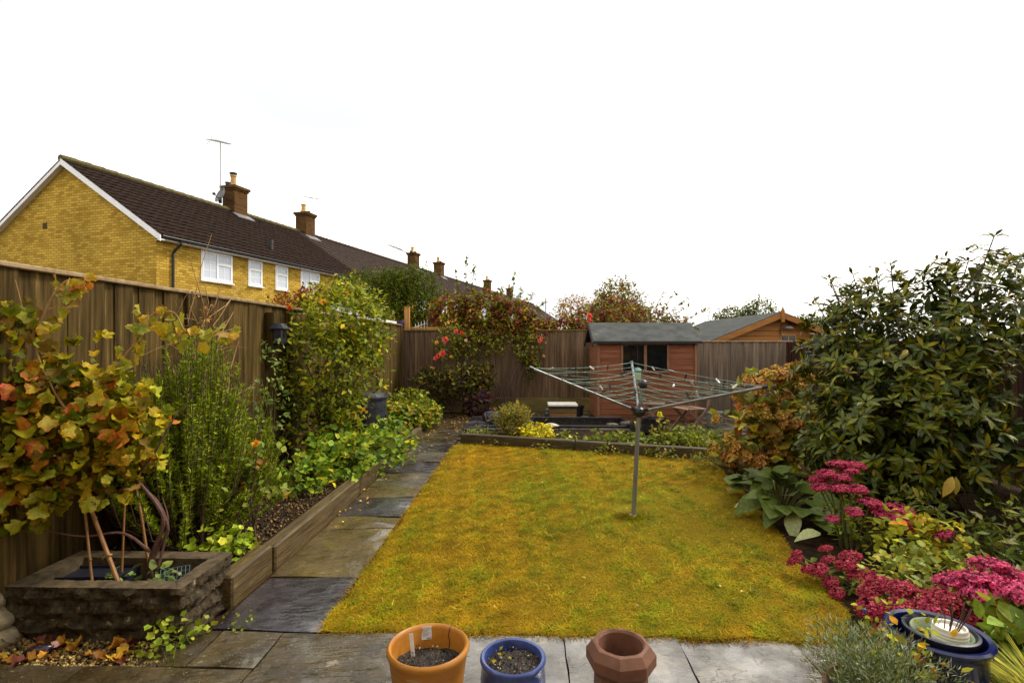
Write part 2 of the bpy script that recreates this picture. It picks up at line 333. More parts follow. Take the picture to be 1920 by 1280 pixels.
def uvbox(o, sx=1):
    """wall coordinates in metres for the brick material"""
    me = o.data; uv = me.uv_layers.new(name='UV')
    for p in me.polygons:
        n = p.normal
        for li in p.loop_indices:
            v = me.vertices[me.loops[li].vertex_index].co
            uv.data[li].uv = (v.y, v.z) if abs(n.x) > .7 else ((v.x, v.z) if abs(n.y) > .5 else (v.x, v.y))
    return o

# ---------------------------------------------------------------- foliage helpers
def tmpl_leaf(w=.22, droop=.15, fold=.1, n=4, tipw=.8):
    vs = []; fs = []
    for i in range(n+1):
        y = i/n; hw = w*math.sin(math.pi*min(1, y**tipw*.97+.015)); z = -droop*y*y
        vs += [(-hw, y, z+fold*hw), (0, y, z), (hw, y, z+fold*hw)]
    for i in range(n):
        a = i*3
        for k in (0, 1): fs += [(a+k, a+k+1, a+k+4), (a+k, a+k+4, a+k+3)]
    return np.array(vs, float), np.array(fs, int)
def tmpl_diamond(w=.3, droop=.12, fold=.12):
    return np.array([(0, 0, 0), (-w, .45, fold*w*2-droop*.2), (0, .5, -droop*.25), (w, .45, fold*w*2-droop*.2), (0, 1, -droop)], float), \
        np.array([(0, 2, 1), (0, 3, 2), (1, 2, 4), (2, 3, 4)], int)
def tmpl_needle(w=.07):
    return np.array([(-w, 0, 0), (w, 0, 0), (0, 1, -.1)], float), np.array([(0, 1, 2)], int)
def tmpl_lobed(lobes=5, depth=.32, cup=.12, seed=0, n=6):
    """palmate leaf: pointed lobes with toothed edges, stalk at the origin"""
    r_ = random.Random(seed); vs = [(0, .36, -.02)]; k = lobes*n; q = r_.random()*6
    for i in range(k+1):
        f = i/k; a = R(-90+20) + (2*math.pi-R(40))*f; w = abs(math.sin(math.pi*lobes*(f-.5)+math.pi/2))**.8
        rr = .5*(1-depth+depth*w)*(1-.09*(i % 2))*(1+r_.uniform(-.05, .05))*(1.0+.1*math.cos(a-R(90)))
        x = rr*math.cos(a)*1.05; y = .42+rr*math.sin(a)
        vs.append((x, y, cup*(x*x*1.6-.4*(y-.4)**2)+.05*math.sin(5*a+q)*rr*2+.03*w))
    vs.append((0, .14, 0))
    fs = [(0, i, i+1) for i in range(1, k+1)] + [(0, k+1, k+2), (0, k+2, 1)]
    return np.array(vs, float), np.array(fs, int)
def tmpl_blade(w=.05, bend=.35):
    return np.array([(-w, 0, 0), (w, 0, 0), (-w*.8, .45, -bend*.2), (w*.8, .45, -bend*.2), (0, 1, -bend)], float), np.array([(0, 1, 3), (0, 3, 2), (2, 3, 4)], int)
def norm(a): return a/np.maximum(np.linalg.norm(a, axis=-1, keepdims=True), 1e-9)

def rawmesh(name, V, F, mats, cols=None, smooth=False):
    m = bpy.data.meshes.new(name); m.vertices.add(len(V)); m.vertices.foreach_set('co', np.ascontiguousarray(V, np.float32).ravel())
    m.loops.add(F.size); m.loops.foreach_set('vertex_index', np.ascontiguousarray(F, np.int32).ravel())
    m.polygons.add(len(F)); k = F.shape[1]
    m.polygons.foreach_set('loop_start', np.arange(0, F.size, k, dtype=np.int32))
    try: m.polygons.foreach_set('loop_total', np.full(len(F), k, np.int32))
    except Exception: pass
    if smooth: m.polygons.foreach_set('use_smooth', np.ones(len(F), bool))
    for x in (mats if isinstance(mats, (list, tuple)) else [mats]): m.materials.append(x)
    if cols is not None:
        a = m.attributes.new('Col', 'FLOAT_COLOR', 'POINT')
        a.data.foreach_set('color', np.concatenate([cols, np.ones((len(cols), 1))], 1).astype(np.float32).ravel())
    m.update(calc_edges=True); m.validate(); return m

def cloud(T, P, D, U, s, cols):
    """arrays of one leaf template placed at P, pointing along D with upper side U"""
    tv, tf = T; n = len(P); y = norm(D); z = norm(U - (U*y).sum(1, keepdims=True)*y); x = np.cross(y, z)
    s = np.broadcast_to(np.asarray(s, float), (n,))[:, None, None]
    V = P[:, None, :] + s*(tv[None, :, 0:1]*x[:, None, :] + tv[None, :, 1:2]*y[:, None, :] + tv[None, :, 2:3]*z[:, None, :])
    F = tf[None] + (np.arange(n)*len(tv))[:, None, None]
    return V.reshape(-1, 3), F.reshape(-1, 3), np.repeat(cols, len(tv), 0)
def merge(parts):
    Vs, Fs, Cs = [], [], []; o = 0
    for V, F, c in parts: Vs.append(V); Fs.append(F+o); Cs.append(c); o += len(V)
    return np.concatenate(Vs), np.concatenate(Fs), np.concatenate(Cs)
def leafmesh(name, parent, mat, parts, stuff=True):
    V, F, c = merge(parts if isinstance(parts, list) else [parts])
    o = obj(name, rawmesh(name, V, F, mat, c), parent)
    if stuff: o['kind'] = 'stuff'
    return o
def pick(pal, n, w=None, jit=.18, clump=None):
    pal = np.array(pal, float); i = rng.choice(len(pal), n, p=None if w is None else np.array(w)/np.sum(w)) if clump is None else clump
    pal = np.where((pal[:, 1:2] > pal[:, 2:3]*1.5), pal*np.array([1.5, 1.4, .65]), pal*1.4)
    return np.clip(pal[i]*(1+rng.normal(0, jit, (n, 1)))*(1+rng.normal(0, .06, (n, 3))), .002, .9)
def rand_dir(n): return norm(rng.normal(size=(n, 3)))
def shell(lobes, n, rmin=.6, rmax=1.05, up=None):
    """points near the skin of several ellipsoids, with the outward direction"""
    w = np.array([l[3]*l[4]*l[5] for l in lobes])**.67; k = rng.choice(len(lobes), n, p=w/w.sum()); Lb = np.array(lobes)[k]
    d = rand_dir(n)
    if up is not None: d[:, 2] = np.where(d[:, 2] < up, np.abs(d[:, 2]), d[:, 2]); d = norm(d)
    r = rmin+(rmax-rmin)*rng.random(n)**.6
    return Lb[:, :3] + d*Lb[:, 3:6]*r[:, None], norm(d/Lb[:, 3:6])
def bush_leaves(lobes, nshoot, per, T, size, pal, w=None, spread=.09, rmin=.55, rmax=1.08, upbias=.35, zmin=.02, jit=.2, droop=0, up=None):
    P0, N = shell(lobes, nshoot, rmin, rmax, up); ok = P0[:, 2] > zmin; P0 = P0[ok]; N = N[ok]; n = len(P0)
    sd = norm(N*.8 + rand_dir(n)*.7 + np.array([0, 0, upbias]))
    P = np.repeat(P0, per, 0); Sd = np.repeat(sd, per, 0); m = len(P); t = rng.random(m)[:, None]
    P = P + Sd*spread*(t-.3) + rng.normal(0, spread*.25, (m, 3))
    D = norm(Sd*.45 + rand_dir(m)*.9 + np.array([0, 0, .05-droop])); U = norm(np.array([0, 0, 1.])+rand_dir(m)*.55 + np.repeat(N, per, 0)*.4)
    cl = rng.choice(len(pal), n, p=None if w is None else np.array(w)/np.sum(w)); cl = np.repeat(cl, per)
    sw = rng.random(m) < .35; cl = np.where(sw, rng.choice(len(pal), m, p=None if w is None else np.array(w)/np.sum(w)), cl)
    return cloud(T, P, D, U, size*(.65+.7*rng.random(m)), pick(pal, m, jit=jit, clump=cl))
def stems(name, parent, mat, base, lobes, n, r0=.012, r1=.003, wig=.06, frac=.85, spread=.06, nside=5):
    mb = MB(); P, N = shell(lobes, n, .5, .95)
    for p in P:
        b = Vector(base)+Vector((random.gauss(0, spread), random.gauss(0, spread), 0)); e = b.lerp(Vector(p), frac)
        m1 = b.lerp(e, .35)+Vector((random.gauss(0, wig), random.gauss(0, wig), .08*(e-b).length)); m2 = b.lerp(e, .7)+Vector((random.gauss(0, wig), random.gauss(0, wig), .04))
        mb.tube([b, m1, m2, e], [r0, r0*.75, r0*.5, r1], nside)
    return mb.build(name, mat, parent)
def basis(p, d, u, s):
    y = Vector(d).normalized(); z = Vector(u); z = (z-y*z.dot(y)); z = z.normalized() if z.length > 1e-5 else y.orthogonal().normalized(); x = y.cross(z)
    m = Matrix((x, y, z)).transposed().to_4x4(); return Matrix.Translation(Vector(p)) @ m @ Matrix.Scale(s, 4)
def tmesh(name, T, mat, smooth=True): return rawmesh(name, T[0], T[1], mat, None, smooth)
# ================================================================ THE SETTING
g = MB(); g.add([(-1500, -300, -.03), (1500, -300, -.03), (1500, 2500, -.03), (-1500, 2500, -.03)], [(0, 1, 2, 3)])
struct('ground', g, M['soil'], 'dark bare soil under the whole garden')

LAWN = [(-1.09, 2.77), (.2, 2.755), (1.62, 2.73), (1.84, 3.0), (1.92, 3.7), (2.05, 4.35), (2.25, 5.4), (2.4, 6.4), (2.38, 6.98), (-1.0, 8.02), (-1.08, 7.85)]
def ragged(poly, step=.11, amp=.016):
    r_ = random.Random(12); o_ = []
    for (x0, y0), (x1, y1) in zip(poly, poly[1:]+poly[:1]):
        k = max(1, int(math.hypot(x1-x0, y1-y0)/step))
        for i in range(k): t = i/k; q = amp if i else 0; o_.append((x0+(x1-x0)*t+r_.gauss(0, q), y0+(y1-y0)*t+r_.gauss(0, q)))
    return o_
LAWN = ragged(LAWN)
def inside(poly, x, y):
    c = np.zeros(len(x), bool); n = len(poly)
    for i in range(n):
        x0, y0 = poly[i]; x1, y1 = poly[(i+1) % n]
        t = ((y0 > y) != (y1 > y)) & (x < (x1-x0)*(y-y0)/((y1-y0) if y1 != y0 else 1e-9)+x0); c ^= t
    return c
_ph = rng.random((14, 4))
def wob(x, y, f=1.0, k=14):
    z = 0
    for a in _ph[:k]:
        fx = (1+4*a[0])*f; an = a[1]*6.283; z = z + np.sin((x*np.cos(an)+y*np.sin(an))*fx*2.2+a[2]*6.28)*(.5+a[3])/(1+2.2*a[0])
    return z/3.0
def lawn_z(x, y): return .022+.009*wob(x, y, .6)
# turf sheet
mb = MB(); mb.v = [(x, y, float(lawn_z(np.array([x]), np.array([y]))[0])-.004) for x, y in LAWN]+[(x, y, -.03) for x, y in LAWN]
n = len(LAWN); mb.f = [tuple(range(n))]+[(i, n+i, n+(i+1) % n, (i+1) % n) for i in range(n)]; mb.mi = [0]*(n+1)
struct('lawn', mb, M['turf'], 'patchy golden and green lawn')
# grass blades (nobody could count them)
def blades(N, poly, hmin, hmax, seedcol=True, zfun=lawn_z):
    xs = [p[0] for p in poly]; ys = [p[1] for p in poly]
    x = rng.uniform(min(xs), max(xs), N*2); y = min(ys)+(max(ys)-min(ys))*rng.random(N*2)**1.12
    k = inside(poly, x, y); x = x[k][:N]; y = y[k][:N]; n = len(x)
    z = zfun(x, y); tuft = wob(x*3.1+5, y*3.1, 1.6); t2 = wob(x+9, y-3, .8); fine = wob(x*9, y*9+2, 1.5)
    an = rng.random(n)*6.283+tuft*1.5; lean = .6+.7*rng.random(n)
    D = np.stack([np.cos(an)*lean, np.sin(an)*lean, .25+.75*rng.random(n)], 1)
    U = np.stack([-np.cos(an)*.4, -np.sin(an)*.4, np.ones(n)], 1)
    h = (hmin+(hmax-hmin)*rng.random(n)**1.3*1.1)*(1+.28*np.clip(tuft, -1, 1)+.2*np.clip(fine, -1, 1))*(.9+.08*y)
    g_ = np.clip(.46+.6*t2+.35*tuft+.35*fine+rng.normal(0, .26, n)-.06*(y-5), 0, 1)[:, None]
    dry = np.array([.46, .275, .008]); straw = np.array([.6, .41, .04]); green = np.array([.22, .235, .005]); brown = np.array([.28, .13, .007])
    q = rng.random((n, 1)); br = np.clip(fine*.8+.2+rng.normal(0, .3, n), 0, 1)[:, None]
    c = (dry*(1-br*.6)+brown*br*.6)*(1-g_)+green*g_; c = np.where(q > .93, straw, c); c = c*(1+rng.normal(0, .18, (n, 1)))*np.clip(1+.13*wob(x*6+3, y*6-8, 1.5)+.05*wob(x*1.3-4, y*1.3, .9), .6, 1.4)[:, None]  # mottling in the blade colour, for darker olive patches and shading
    return cloud(tmpl_blade(.045, .45), np.stack([x, y, z-.004], 1), D, U, h, np.clip(c, .004, .85))
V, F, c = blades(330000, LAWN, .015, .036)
# longer fringe along the edges
ed = []
for (a, b, nn) in (((-1.09, 2.77), (1.62, 2.73), 2600), ((-1.09, 2.77), (-1.05, 7.9), 2400), ((1.62, 2.73), (2.05, 4.35), 1500), ((2.05, 4.35), (2.4, 6.9), 1500), ((-1.0, 8.0), (2.38, 6.95), 2200)):
    t = rng.random(nn); x = a[0]+(b[0]-a[0])*t+rng.normal(0, .018, nn); y = a[1]+(b[1]-a[1])*t+rng.normal(0, .018, nn); an = rng.random(nn)*6.28
    nx, ny = (a[1]-b[1]), (b[0]-a[0]); l = math.hypot(nx, ny)
    D = np.stack([np.cos(an)*.7-0*x, np.sin(an)*.7+0*y, .4+.6*rng.random(nn)], 1)
    ed.append(cloud(tmpl_blade(.04, .5), np.stack([x, y, np.full(nn, .012)], 1), D, np.tile([0, 0, 1.], (nn, 1)), .02+.03*rng.random(nn), pick([(.26, .15, .01), (.14, .13, .008), (.2, .10, .01)], nn)))
# thicker tuft round the clothes dryer's foot
t = rng.random(500)*6.28; r = .02+.13*rng.random(500)
ed.append(cloud(tmpl_blade(.035, .4), np.stack([.96+r*np.cos(t), 4.7+r*np.sin(t), np.full(500, .015)], 1), np.stack([np.cos(t)*.5, np.sin(t)*.5, .8+0*t], 1), np.tile([0, 0, 1.], (500, 1)), .04+.05*rng.random(500), pick([(.22, .17, .02), (.15, .15, .02)], 500)))
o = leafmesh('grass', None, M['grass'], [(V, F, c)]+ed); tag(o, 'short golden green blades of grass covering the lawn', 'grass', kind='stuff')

# slabs: each its own piece with a riven top
def slab_mesh(w, d, h=.045, seed=0, k=6):
    r_ = np.random.default_rng(seed); m = MB(); nx = max(3, int(w/.09)); ny = max(3, int(d/.09)); ph = r_.random(6)*6
    for j in range(ny+1):
        for i in range(nx+1):
            x = w*i/nx; y = d*j/ny; e = 1 if (i in (0, nx) or j in (0, ny)) else 0
            z = h+.0045*math.sin(x*7+ph[0]+2.2*math.sin(y*4+ph[1]))+.003*math.sin(y*13+ph[2]+x*5)-(.002+.003*r_.random())*e
            jx = r_.normal(0, .0015) if i in (0, nx) else 0; jy = r_.normal(0, .0015) if j in (0, ny) else 0
            m.v.append((x+jx, y+jy, z))
    for j in range(ny):
        for i in range(nx): a = j*(nx+1)+i; m.f.append((a, a+1, a+nx+2, a+nx+1)); m.mi.append(0)
    ring = [i for i in range(nx+1)]+[(nx+1)*j+nx for j in range(1, ny+1)]+[(nx+1)*ny+i for i in range(nx-1, -1, -1)]+[(nx+1)*j for j in range(ny-1, 0, -1)]
    o = len(m.v); m.v += [(m.v[i][0], m.v[i][1], 0) for i in ring]; q = len(ring)
    for i in range(q): m.f.append((ring[i], o+i, o+(i+1) % q, ring[(i+1) % q])); m.mi.append(0)
    return m
def slabs(parent, rects, gap=.008, z=-.028):
    for i, (x0, x1, y0, y1, mt) in enumerate(rects):
        me = slab_mesh(x1-x0-gap, y1-y0-gap, seed=i*7+int(abs(x0)*100)).mesh('slab', M[mt], True)
        smooth_by_angle(obj('slab', me, parent, (x0+gap/2, y0+gap/2, z+random.uniform(-.003, .003)), (random.uniform(-.004, .004), random.uniform(-.004, .004), 0)), 30)
def bed(name, x0, x1, y0, y1, z=-.006, mat='soil', label=None): return struct(name, MB().box(x0, x1, y0, y1, -.025, z), M[mat], label)
path = bed('path', -1.74, -1.085, 2.77, 8.4, -.004, 'soil', 'narrow path of stone slabs beside the lawn')
slabs(path, [(-1.69, -1.095, 2.775, 3.42, 'slab_dark'), (-1.69, -1.095, 3.42, 4.33, 'slab_moss'), (-1.69, -1.095, 4.33, 4.62, 'slab_moss'), (-1.69, -1.095, 4.62, 5.22, 'slab_dark'),
  (-1.69, -1.095, 5.22, 5.6, 'slab_moss'), (-1.69, -1.095, 5.6, 6.2, 'slab'), (-1.69, -1.095, 6.2, 6.8, 'slab_dark'), (-1.69, -1.095, 6.8, 7.4, 'slab'), (-1.69, -1.095, 7.4, 8.0, 'slab_dark'), (-1.69, -1.095, 8.0, 8.38, 'yard')])
patio = bed('patio', -4.2, 3.2, .2, 2.765, -.004, 'soil', 'wet riven stone patio in front of the lawn')
pr = []
rowA = [(-1.9, -1.62), (-1.62, -1.29), (-1.29, -.38), (-.38, .2), (.2, .79), (.79, 1.38), (1.38, 1.97), (1.97, 2.6)]
for i, (a, b) in enumerate(rowA):
    y0 = 2.45 if b <= -1.2 else 2.0
    pr.append((a, b, y0, 2.757 if b > -1.2 else 2.765, 'slab' if b <= -.3 or a > 1.3 else 'slab_grey'))
for i, (a, b) in enumerate([(-3.4, -2.75), (-2.75, -2.1), (-2.1, -1.29)]): pr.append((a, b, 1.85, 2.445, 'slab'))
pr.append((-1.29, -.38, 1.4, 2.0, 'slab')); 
for i, (a, b) in enumerate([(-.38, .5), (.5, 1.1), (1.1, 2.0), (2.0, 2.6)]): pr.append((a, b, 1.4, 2.0, 'slab_grey'))
for i in range(7): pr.append((-3.4+i*.86, -3.4+i*.86+.86, .8, 1.395, 'slab'))
slabs(patio, pr)
# back yard paving, dark and wet
yard = bed('paved_yard', -2.0, 4.6, 8.0, 12.0, -.012, 'yard', 'dark wet paving at the far end of the garden')
ys = []
for j in range(5):
    for i in range(9): ys.append((-1.9+i*.62+(.3 if j % 2 else 0), -1.9+i*.62+.62+(.3 if j % 2 else 0), 8.4+j*.7, 9.1+j*.7, 'yard'))
slabs(yard, [y for y in ys if not (y[0] > -1.0 and y[1] < 2.1 and y[3] < 10.0)], z=-.034)
# planting beds
def soil_bed(name, poly, z, label):
    m = MB(); cx = sum(p[0] for p in poly)/len(poly); cy = sum(p[1] for p in poly)/len(poly)
    n = len(poly); m.v = [(x, y, z) for x, y in poly]+[(x, y, -.02) for x, y in poly]; m.f = [tuple(range(n))]+[(i, n+i, n+(i+1) % n, (i+1) % n) for i in range(n)]; m.mi = [0]*(n+1)
    return struct(name, m, M['soil'], label)
soil_bed('flower_bed_left', [(-2.9, 3.2), (-1.84, 3.2), (-1.84, 8.3), (-2.0, 8.6), (-2.0, 11.6), (-2.9, 11.6)], .14, 'raised bed of bare soil along the left fence')
soil_bed('flower_bed_right', [(1.66, 2.76), (4.93, 2.76), (4.93, 9), (2.75, 9), (2.45, 6.9), (2.27, 5.4), (2.07, 4.35), (1.94, 3.7), (1.86, 3.0)], .015, 'planting bed along the right side of the lawn')
soil_bed('pond_bed', [(-.95, 8.17), (2.45, 7.12), (2.75, 8.8), (-.95, 8.75)], .12, 'narrow bed between the pond and the lawn')
# soil crumbs and bark chips
def crumbs(name, label, N, fx, size, mat, pal=None, kind='stuff'):
    T = (np.array([(0, 0, .6), (.6, 0, 0), (-.3, .5, 0), (-.3, -.55, 0), (0, 0, -.4)], float), np.array([(0, 1, 2), (0, 2, 3), (0, 3, 1), (4, 2, 1), (4, 3, 2), (4, 1, 3)], int))
    P = fx(N); n = len(P)
    o = leafmesh(name, None, mat, cloud(T, P, rand_dir(n), rand_dir(n), size*(.5+rng.random(n)), pick(pal, n, jit=.3)))
    return tag(o, label, 'soil' if 'chip' in name else 'gravel', kind='stuff')
M['crumb'] = leafmat('crumb', .6, 0, spec=.4)
crumbs('bark_chips', 'dark bark chips and soil crumbs on the left flower bed', 5000, lambda N: np.stack([rng.uniform(-2.85, -1.86, N), 3.2+5.2*rng.random(N)**1.6, np.full(N, .145)], 1), .022, M['crumb'], [(.03, .018, .010), (.06, .033, .015), (.14, .08, .036), (.02, .013, .008)])
crumbs('gravel', 'brown gravel strip in front of the stone trough', 4200, lambda N: np.stack([rng.uniform(-3.3, -1.75, N), rng.uniform(2.44, 2.78, N), rng.uniform(-.006, .012, N)], 1), .017, M['crumb'], [(.10, .06, .03), (.16, .11, .06), (.06, .036, .018), (.22, .17, .11)])
# fallen leaves
def litter(name, label, fx, N, size, pal, T=None):
    P = fx(N); n = len(P); U = norm(np.array([0, 0, 1.])+rand_dir(n)*.35)
    o = leafmesh(name, None, M['leaf'], cloud(T or tmpl_diamond(.33, .1, .3), P, rand_dir(n)*np.array([1, 1, .15]), U, size*(.6+.8*rng.random(n)), pick(pal, n, jit=.25)))
    return tag(o, label, 'leaves', kind='stuff')
litter('fallen_leaves', 'pale and brown fallen leaves scattered over the dark far paving', lambda N: np.concatenate([np.stack([rng.normal(-1.0, .55, N), rng.normal(10.9, .55, N), np.full(N, .03)], 1), np.stack([rng.uniform(-1.6, -1.1, N//3), rng.uniform(8.3, 10.5, N//3), np.full(N//3, .03)], 1)]), 210, .045, [(.34, .24, .15), (.22, .11, .04), (.14, .06, .03), (.1, .05, .025)])
litter('vine_leaf_litter', 'orange and brown fallen leaves on the gravel by the trough', lambda N: np.stack([rng.uniform(-2.75, -1.9, N), rng.uniform(2.46, 2.66, N), rng.uniform(.015, .03, N)], 1), 46, .06, [(.16, .07, .02), (.24, .11, .025), (.1, .03, .02), (.3, .17, .03)], tmpl_lobed(5, .24, 1.1, 3, 4))
litter('lawn_leaves', 'few small brown leaves lying on the lawn', lambda N: np.stack([rng.uniform(-.9, 1.9, N), rng.uniform(3, 7, N), np.full(N, .045)], 1), 34, .03, [(.3, .2, .09), (.2, .1, .04), (.4, .3, .15)])
litter('dry_leaf_specks', 'small dry yellow leaves along the edge of the path', lambda N: np.stack([rng.normal(-1.62, .1, N), 4.2+5*rng.random(N), np.full(N, .03)], 1), 90, .03, [(.5, .36, .08), (.34, .2, .06)])

# ================================================================ TERRACE OF HOUSES
TA = math.atan2(.968, .25); TC = (-11.3, 16.0, 0); EZ, RZ, HD = 5.0, 7.67, 4.1
slope = math.atan2(RZ-EZ, HD)
def tiles(s0, s1, col=.3, row=.34):
    """interlocking tiles: stepped courses with a rolled profile, front slope"""
    Ls = math.hypot(HD+.12, (RZ-EZ)*(HD+.12)/HD); nr = int(round(Ls/row)); row = Ls/nr; nc = int(round((s1-s0)/col)); q = 6
    xs = np.linspace(s0, s1, nc*q+1); ph = (np.arange(nc*q+1) % q)/q; prof = .022*np.maximum(0, np.sin(ph*2*np.pi))**1.5+.004*np.sin(ph*2*np.pi)
    m = MB(); cs, sn = math.cos(slope), math.sin(slope)
    for r in range(nr):
        for k, (a, lift) in enumerate(((r*row-.0, .045), ((r+1)*row, .016))):
            for x, p in zip(xs, prof): m.v.append((x, -.12+a*cs-(lift+p)*sn, EZ-.12*sn/cs+a*sn+(lift+p)*cs))
    w = len(xs)
    for r in range(nr):
        o = r*2*w
        for i in range(w-1): m.f.append((o+i, o+i+1, o+w+i+1, o+w+i)); m.mi.append(0)
        if r:
            for i in range(w-1): m.f.append((o-w+i, o-w+i+1, o+i+1, o+i)); m.mi.append(0)
    # the front edge of the lowest course
    o = len(m.v); m.v += [(x, -.12, EZ-.09) for x in xs]
    for i in range(w-1): m.f.append((o+i, o+i+1, i+1, i)); m.mi.append(0)
    return m
def window(par, s0, s1, z0, z1, panes, y=.25):
    """frame with glazing bars, panes, sill; panes = list of (a0,a1,b0,b1,nx,nz) in fractions"""
    fr = MB(); t = .055; yo, yi = y-.03, y+.05
    for (x0, x1, a, b) in ((s0, s1, z0, z0+t), (s0, s1, z1-t, z1), (s0, s0+t, z0+t, z1-t), (s1-t, s1, z0+t, z1-t)): fr.box(x0, x1, yo, yi, a, b)
    w = obj('window', fr.mesh('window', M['white']), par)
    for (a0, a1, b0, b1, nx, nz) in panes:
        x0, x1 = s0+t+(s1-s0-2*t)*a0, s0+t+(s1-s0-2*t)*a1; c0, c1 = z0+t+(z1-z0-2*t)*b0, z0+t+(z1-z0-2*t)*b1
        sash = MB(); k = .04
        for (p, q_, a, b) in ((x0, x1, c0, c0+k), (x0, x1, c1-k, c1), (x0, x0+k, c0+k, c1-k), (x1-k, x1, c0+k, c1-k)): sash.box(p, q_, yo-.012, yi-.01, a, b)
        for i in range(1, nx): xx = x0+(x1-x0)*i/nx; sash.box(xx-.011, xx+.011, yo+.006, yi-.02, c0+k, c1-k)
        for i in range(1, nz): zz = c0+(c1-c0)*i/nz; sash.box(x0+k, x1-k, yo+.008, yi-.022, zz-.011, zz+.011)
        obj('sash', sash.mesh('sash', M['white']), w)
        obj('pane', MB().box(x0+k*.6, x1-k*.6, y-.016, y-.008, c0+k*.6, c1-k*.6).mesh('pane', M['glass']), w)
    obj('sill', MB().box(s0-.05, s1+.05, y-.09, y-.031, z0-.05, z0, bev=.01).mesh('sill', M['white']), w)
    return w
def house(s0, s1, label, roofmat, end=None, wins=(), vents=(), pipe=None, rz=0):
    h = thing('terraced_house', label, 'house', TC, TA, 'houses of the yellow brick terrace')
    w = MB().box(s0, s1, .25, 2*HD-.25, 0, EZ-.02); uvbox(w.build('wall', M['brick'], h))
    if end:
        gx = s0-.002; ov = .25; zz = EZ+.25*(RZ-EZ)/HD
        gm = MB().add([(gx, .25, 0), (gx, 2*HD-.25, 0), (gx, 2*HD-.25, zz), (gx, HD, RZ-.06), (gx, .25, zz)], [(0, 4, 3, 2, 1)]); uvbox(gm.build('gable_wall', M['brick'], h))
        for sg in (1, -1):                                                       # bargeboards and their soffits
            def yy(y): return HD-sg*(HD-y)
            b = MB(); x0 = s0-.2
            pts = [(-.14, EZ-.16-.12), (HD, RZ-.2), (HD, RZ+.0), (-.14, EZ+.04-.12)]
            vs = [(x0, yy(y), z) for y, z in pts]+[(x0+.03, yy(y), z) for y, z in pts]
            b.add(vs, [(0, 1, 2, 3), (7, 6, 5, 4), (0, 4, 5, 1), (1, 5, 6, 2), (2, 6, 7, 3), (3, 7, 4, 0)]); b.build('bargeboard', M['white'], h)
            sf = MB(); p2 = [(-.1, EZ-.23), (HD, RZ-.155), (HD, RZ-.135), (-.1, EZ-.21)]
            vs = [(x0+.03, yy(y), z) for y, z in p2]+[(s0, yy(y), z) for y, z in p2]
            sf.add(vs, [(0, 1, 2, 3), (7, 6, 5, 4), (0, 4, 5, 1), (1, 5, 6, 2), (2, 6, 7, 3), (3, 7, 4, 0)]); sf.build('verge_soffit', M['white'], h)
        MB().box(s0-.02, s0+.0, 5.0, 5.2, 5.45, 5.65).build('vent_brick', M['brick_ch'], h)
    r0 = s0-(.2 if end else 0)
    r = obj('roof', tiles(r0, s1).mesh('roof', roofmat, False), h)
    bk = MB().add([(r0, HD, RZ), (s1, HD, RZ), (s1, 2*HD+.15, EZ-.1), (r0, 2*HD+.15, EZ-.1), (r0, HD, RZ-.08), (s1, HD, RZ-.08), (s1, 2*HD+.15, EZ-.18), (r0, 2*HD+.15, EZ-.18)],
      [(0, 1, 2, 3), (4, 7, 6, 5), (0, 3, 7, 4), (1, 5, 6, 2), (3, 2, 6, 7)]); bk.build('rear_slope', roofmat, r)
    if end:   # stepped tile ends seen above the left bargeboard
        e = MB()
        for i in range(14): a = i/14; b_ = (i+1)/14; e.box(r0-.03, r0+.25, HD+a*(HD+.1), HD+b_*(HD+.1)+.02, 0, .05)
        e.v = [(x, y, z+RZ+.005-(y-HD)*(RZ-EZ)/HD) for x, y, z in e.v]; e.build('verge_tiles', roofmat, r)
    rd = MB(); k = int((s1-r0)/.45)
    for i in range(k): a = r0+(s1-r0)*i/k; b_ = r0+(s1-r0)*(i+1)/k; rd.tube([(a, HD, RZ+.01), (b_+.02, HD, RZ+.02)], [.12, .135], 8)
    rd.build('ridge', M['moss'] if end else roofmat, r)
    MB().box(s0, s1, .0, .02, EZ-.2, EZ-.075).build('fascia', M['white'], h)
    MB().box(s0, s1, .02, .25, EZ-.2, EZ-.18).build('soffit', M['white'], h)
    MB().tube([(s0-.1*(1 if end else 0), -.08, EZ-.10), (s1, -.08, EZ-.10)], .06, 8).build('gutter', M['black'], h)
    if pipe is not None:
        MB().tube([(pipe, -.08, EZ-.13), (pipe, -.08, EZ-.24), (pipe-.06, .1, EZ-.42), (pipe-.06, .19, EZ-.52), (pipe-.06, .19, 0)], .04, 8).build('downpipe', M['black'], h)
    for wv in wins: window(h, *wv)
    for (s, t) in vents:   # soil vent through the tiles
        y = t; z = EZ+t*(RZ-EZ)/HD
        p = MB().tube([(s, y, z-.1), (s, y, z+.42)], .07, 8); p = p.build('vent_pipe', M['black'], r)
        MB().box(s-.18, s+.18, y-.28, y+.1, 0, .03).build('lead_flashing', M['lead'], r).data.transform(Matrix.Translation((0, 0, 0)))
        f = r.children[-1]; f.data.vertices.foreach_set('co', np.array([(v.co.x, v.co.y, v.co.z+EZ+.045+v.co.y*(RZ-EZ)/HD) for v in f.data.vertices], np.float32).ravel())
    return h, r
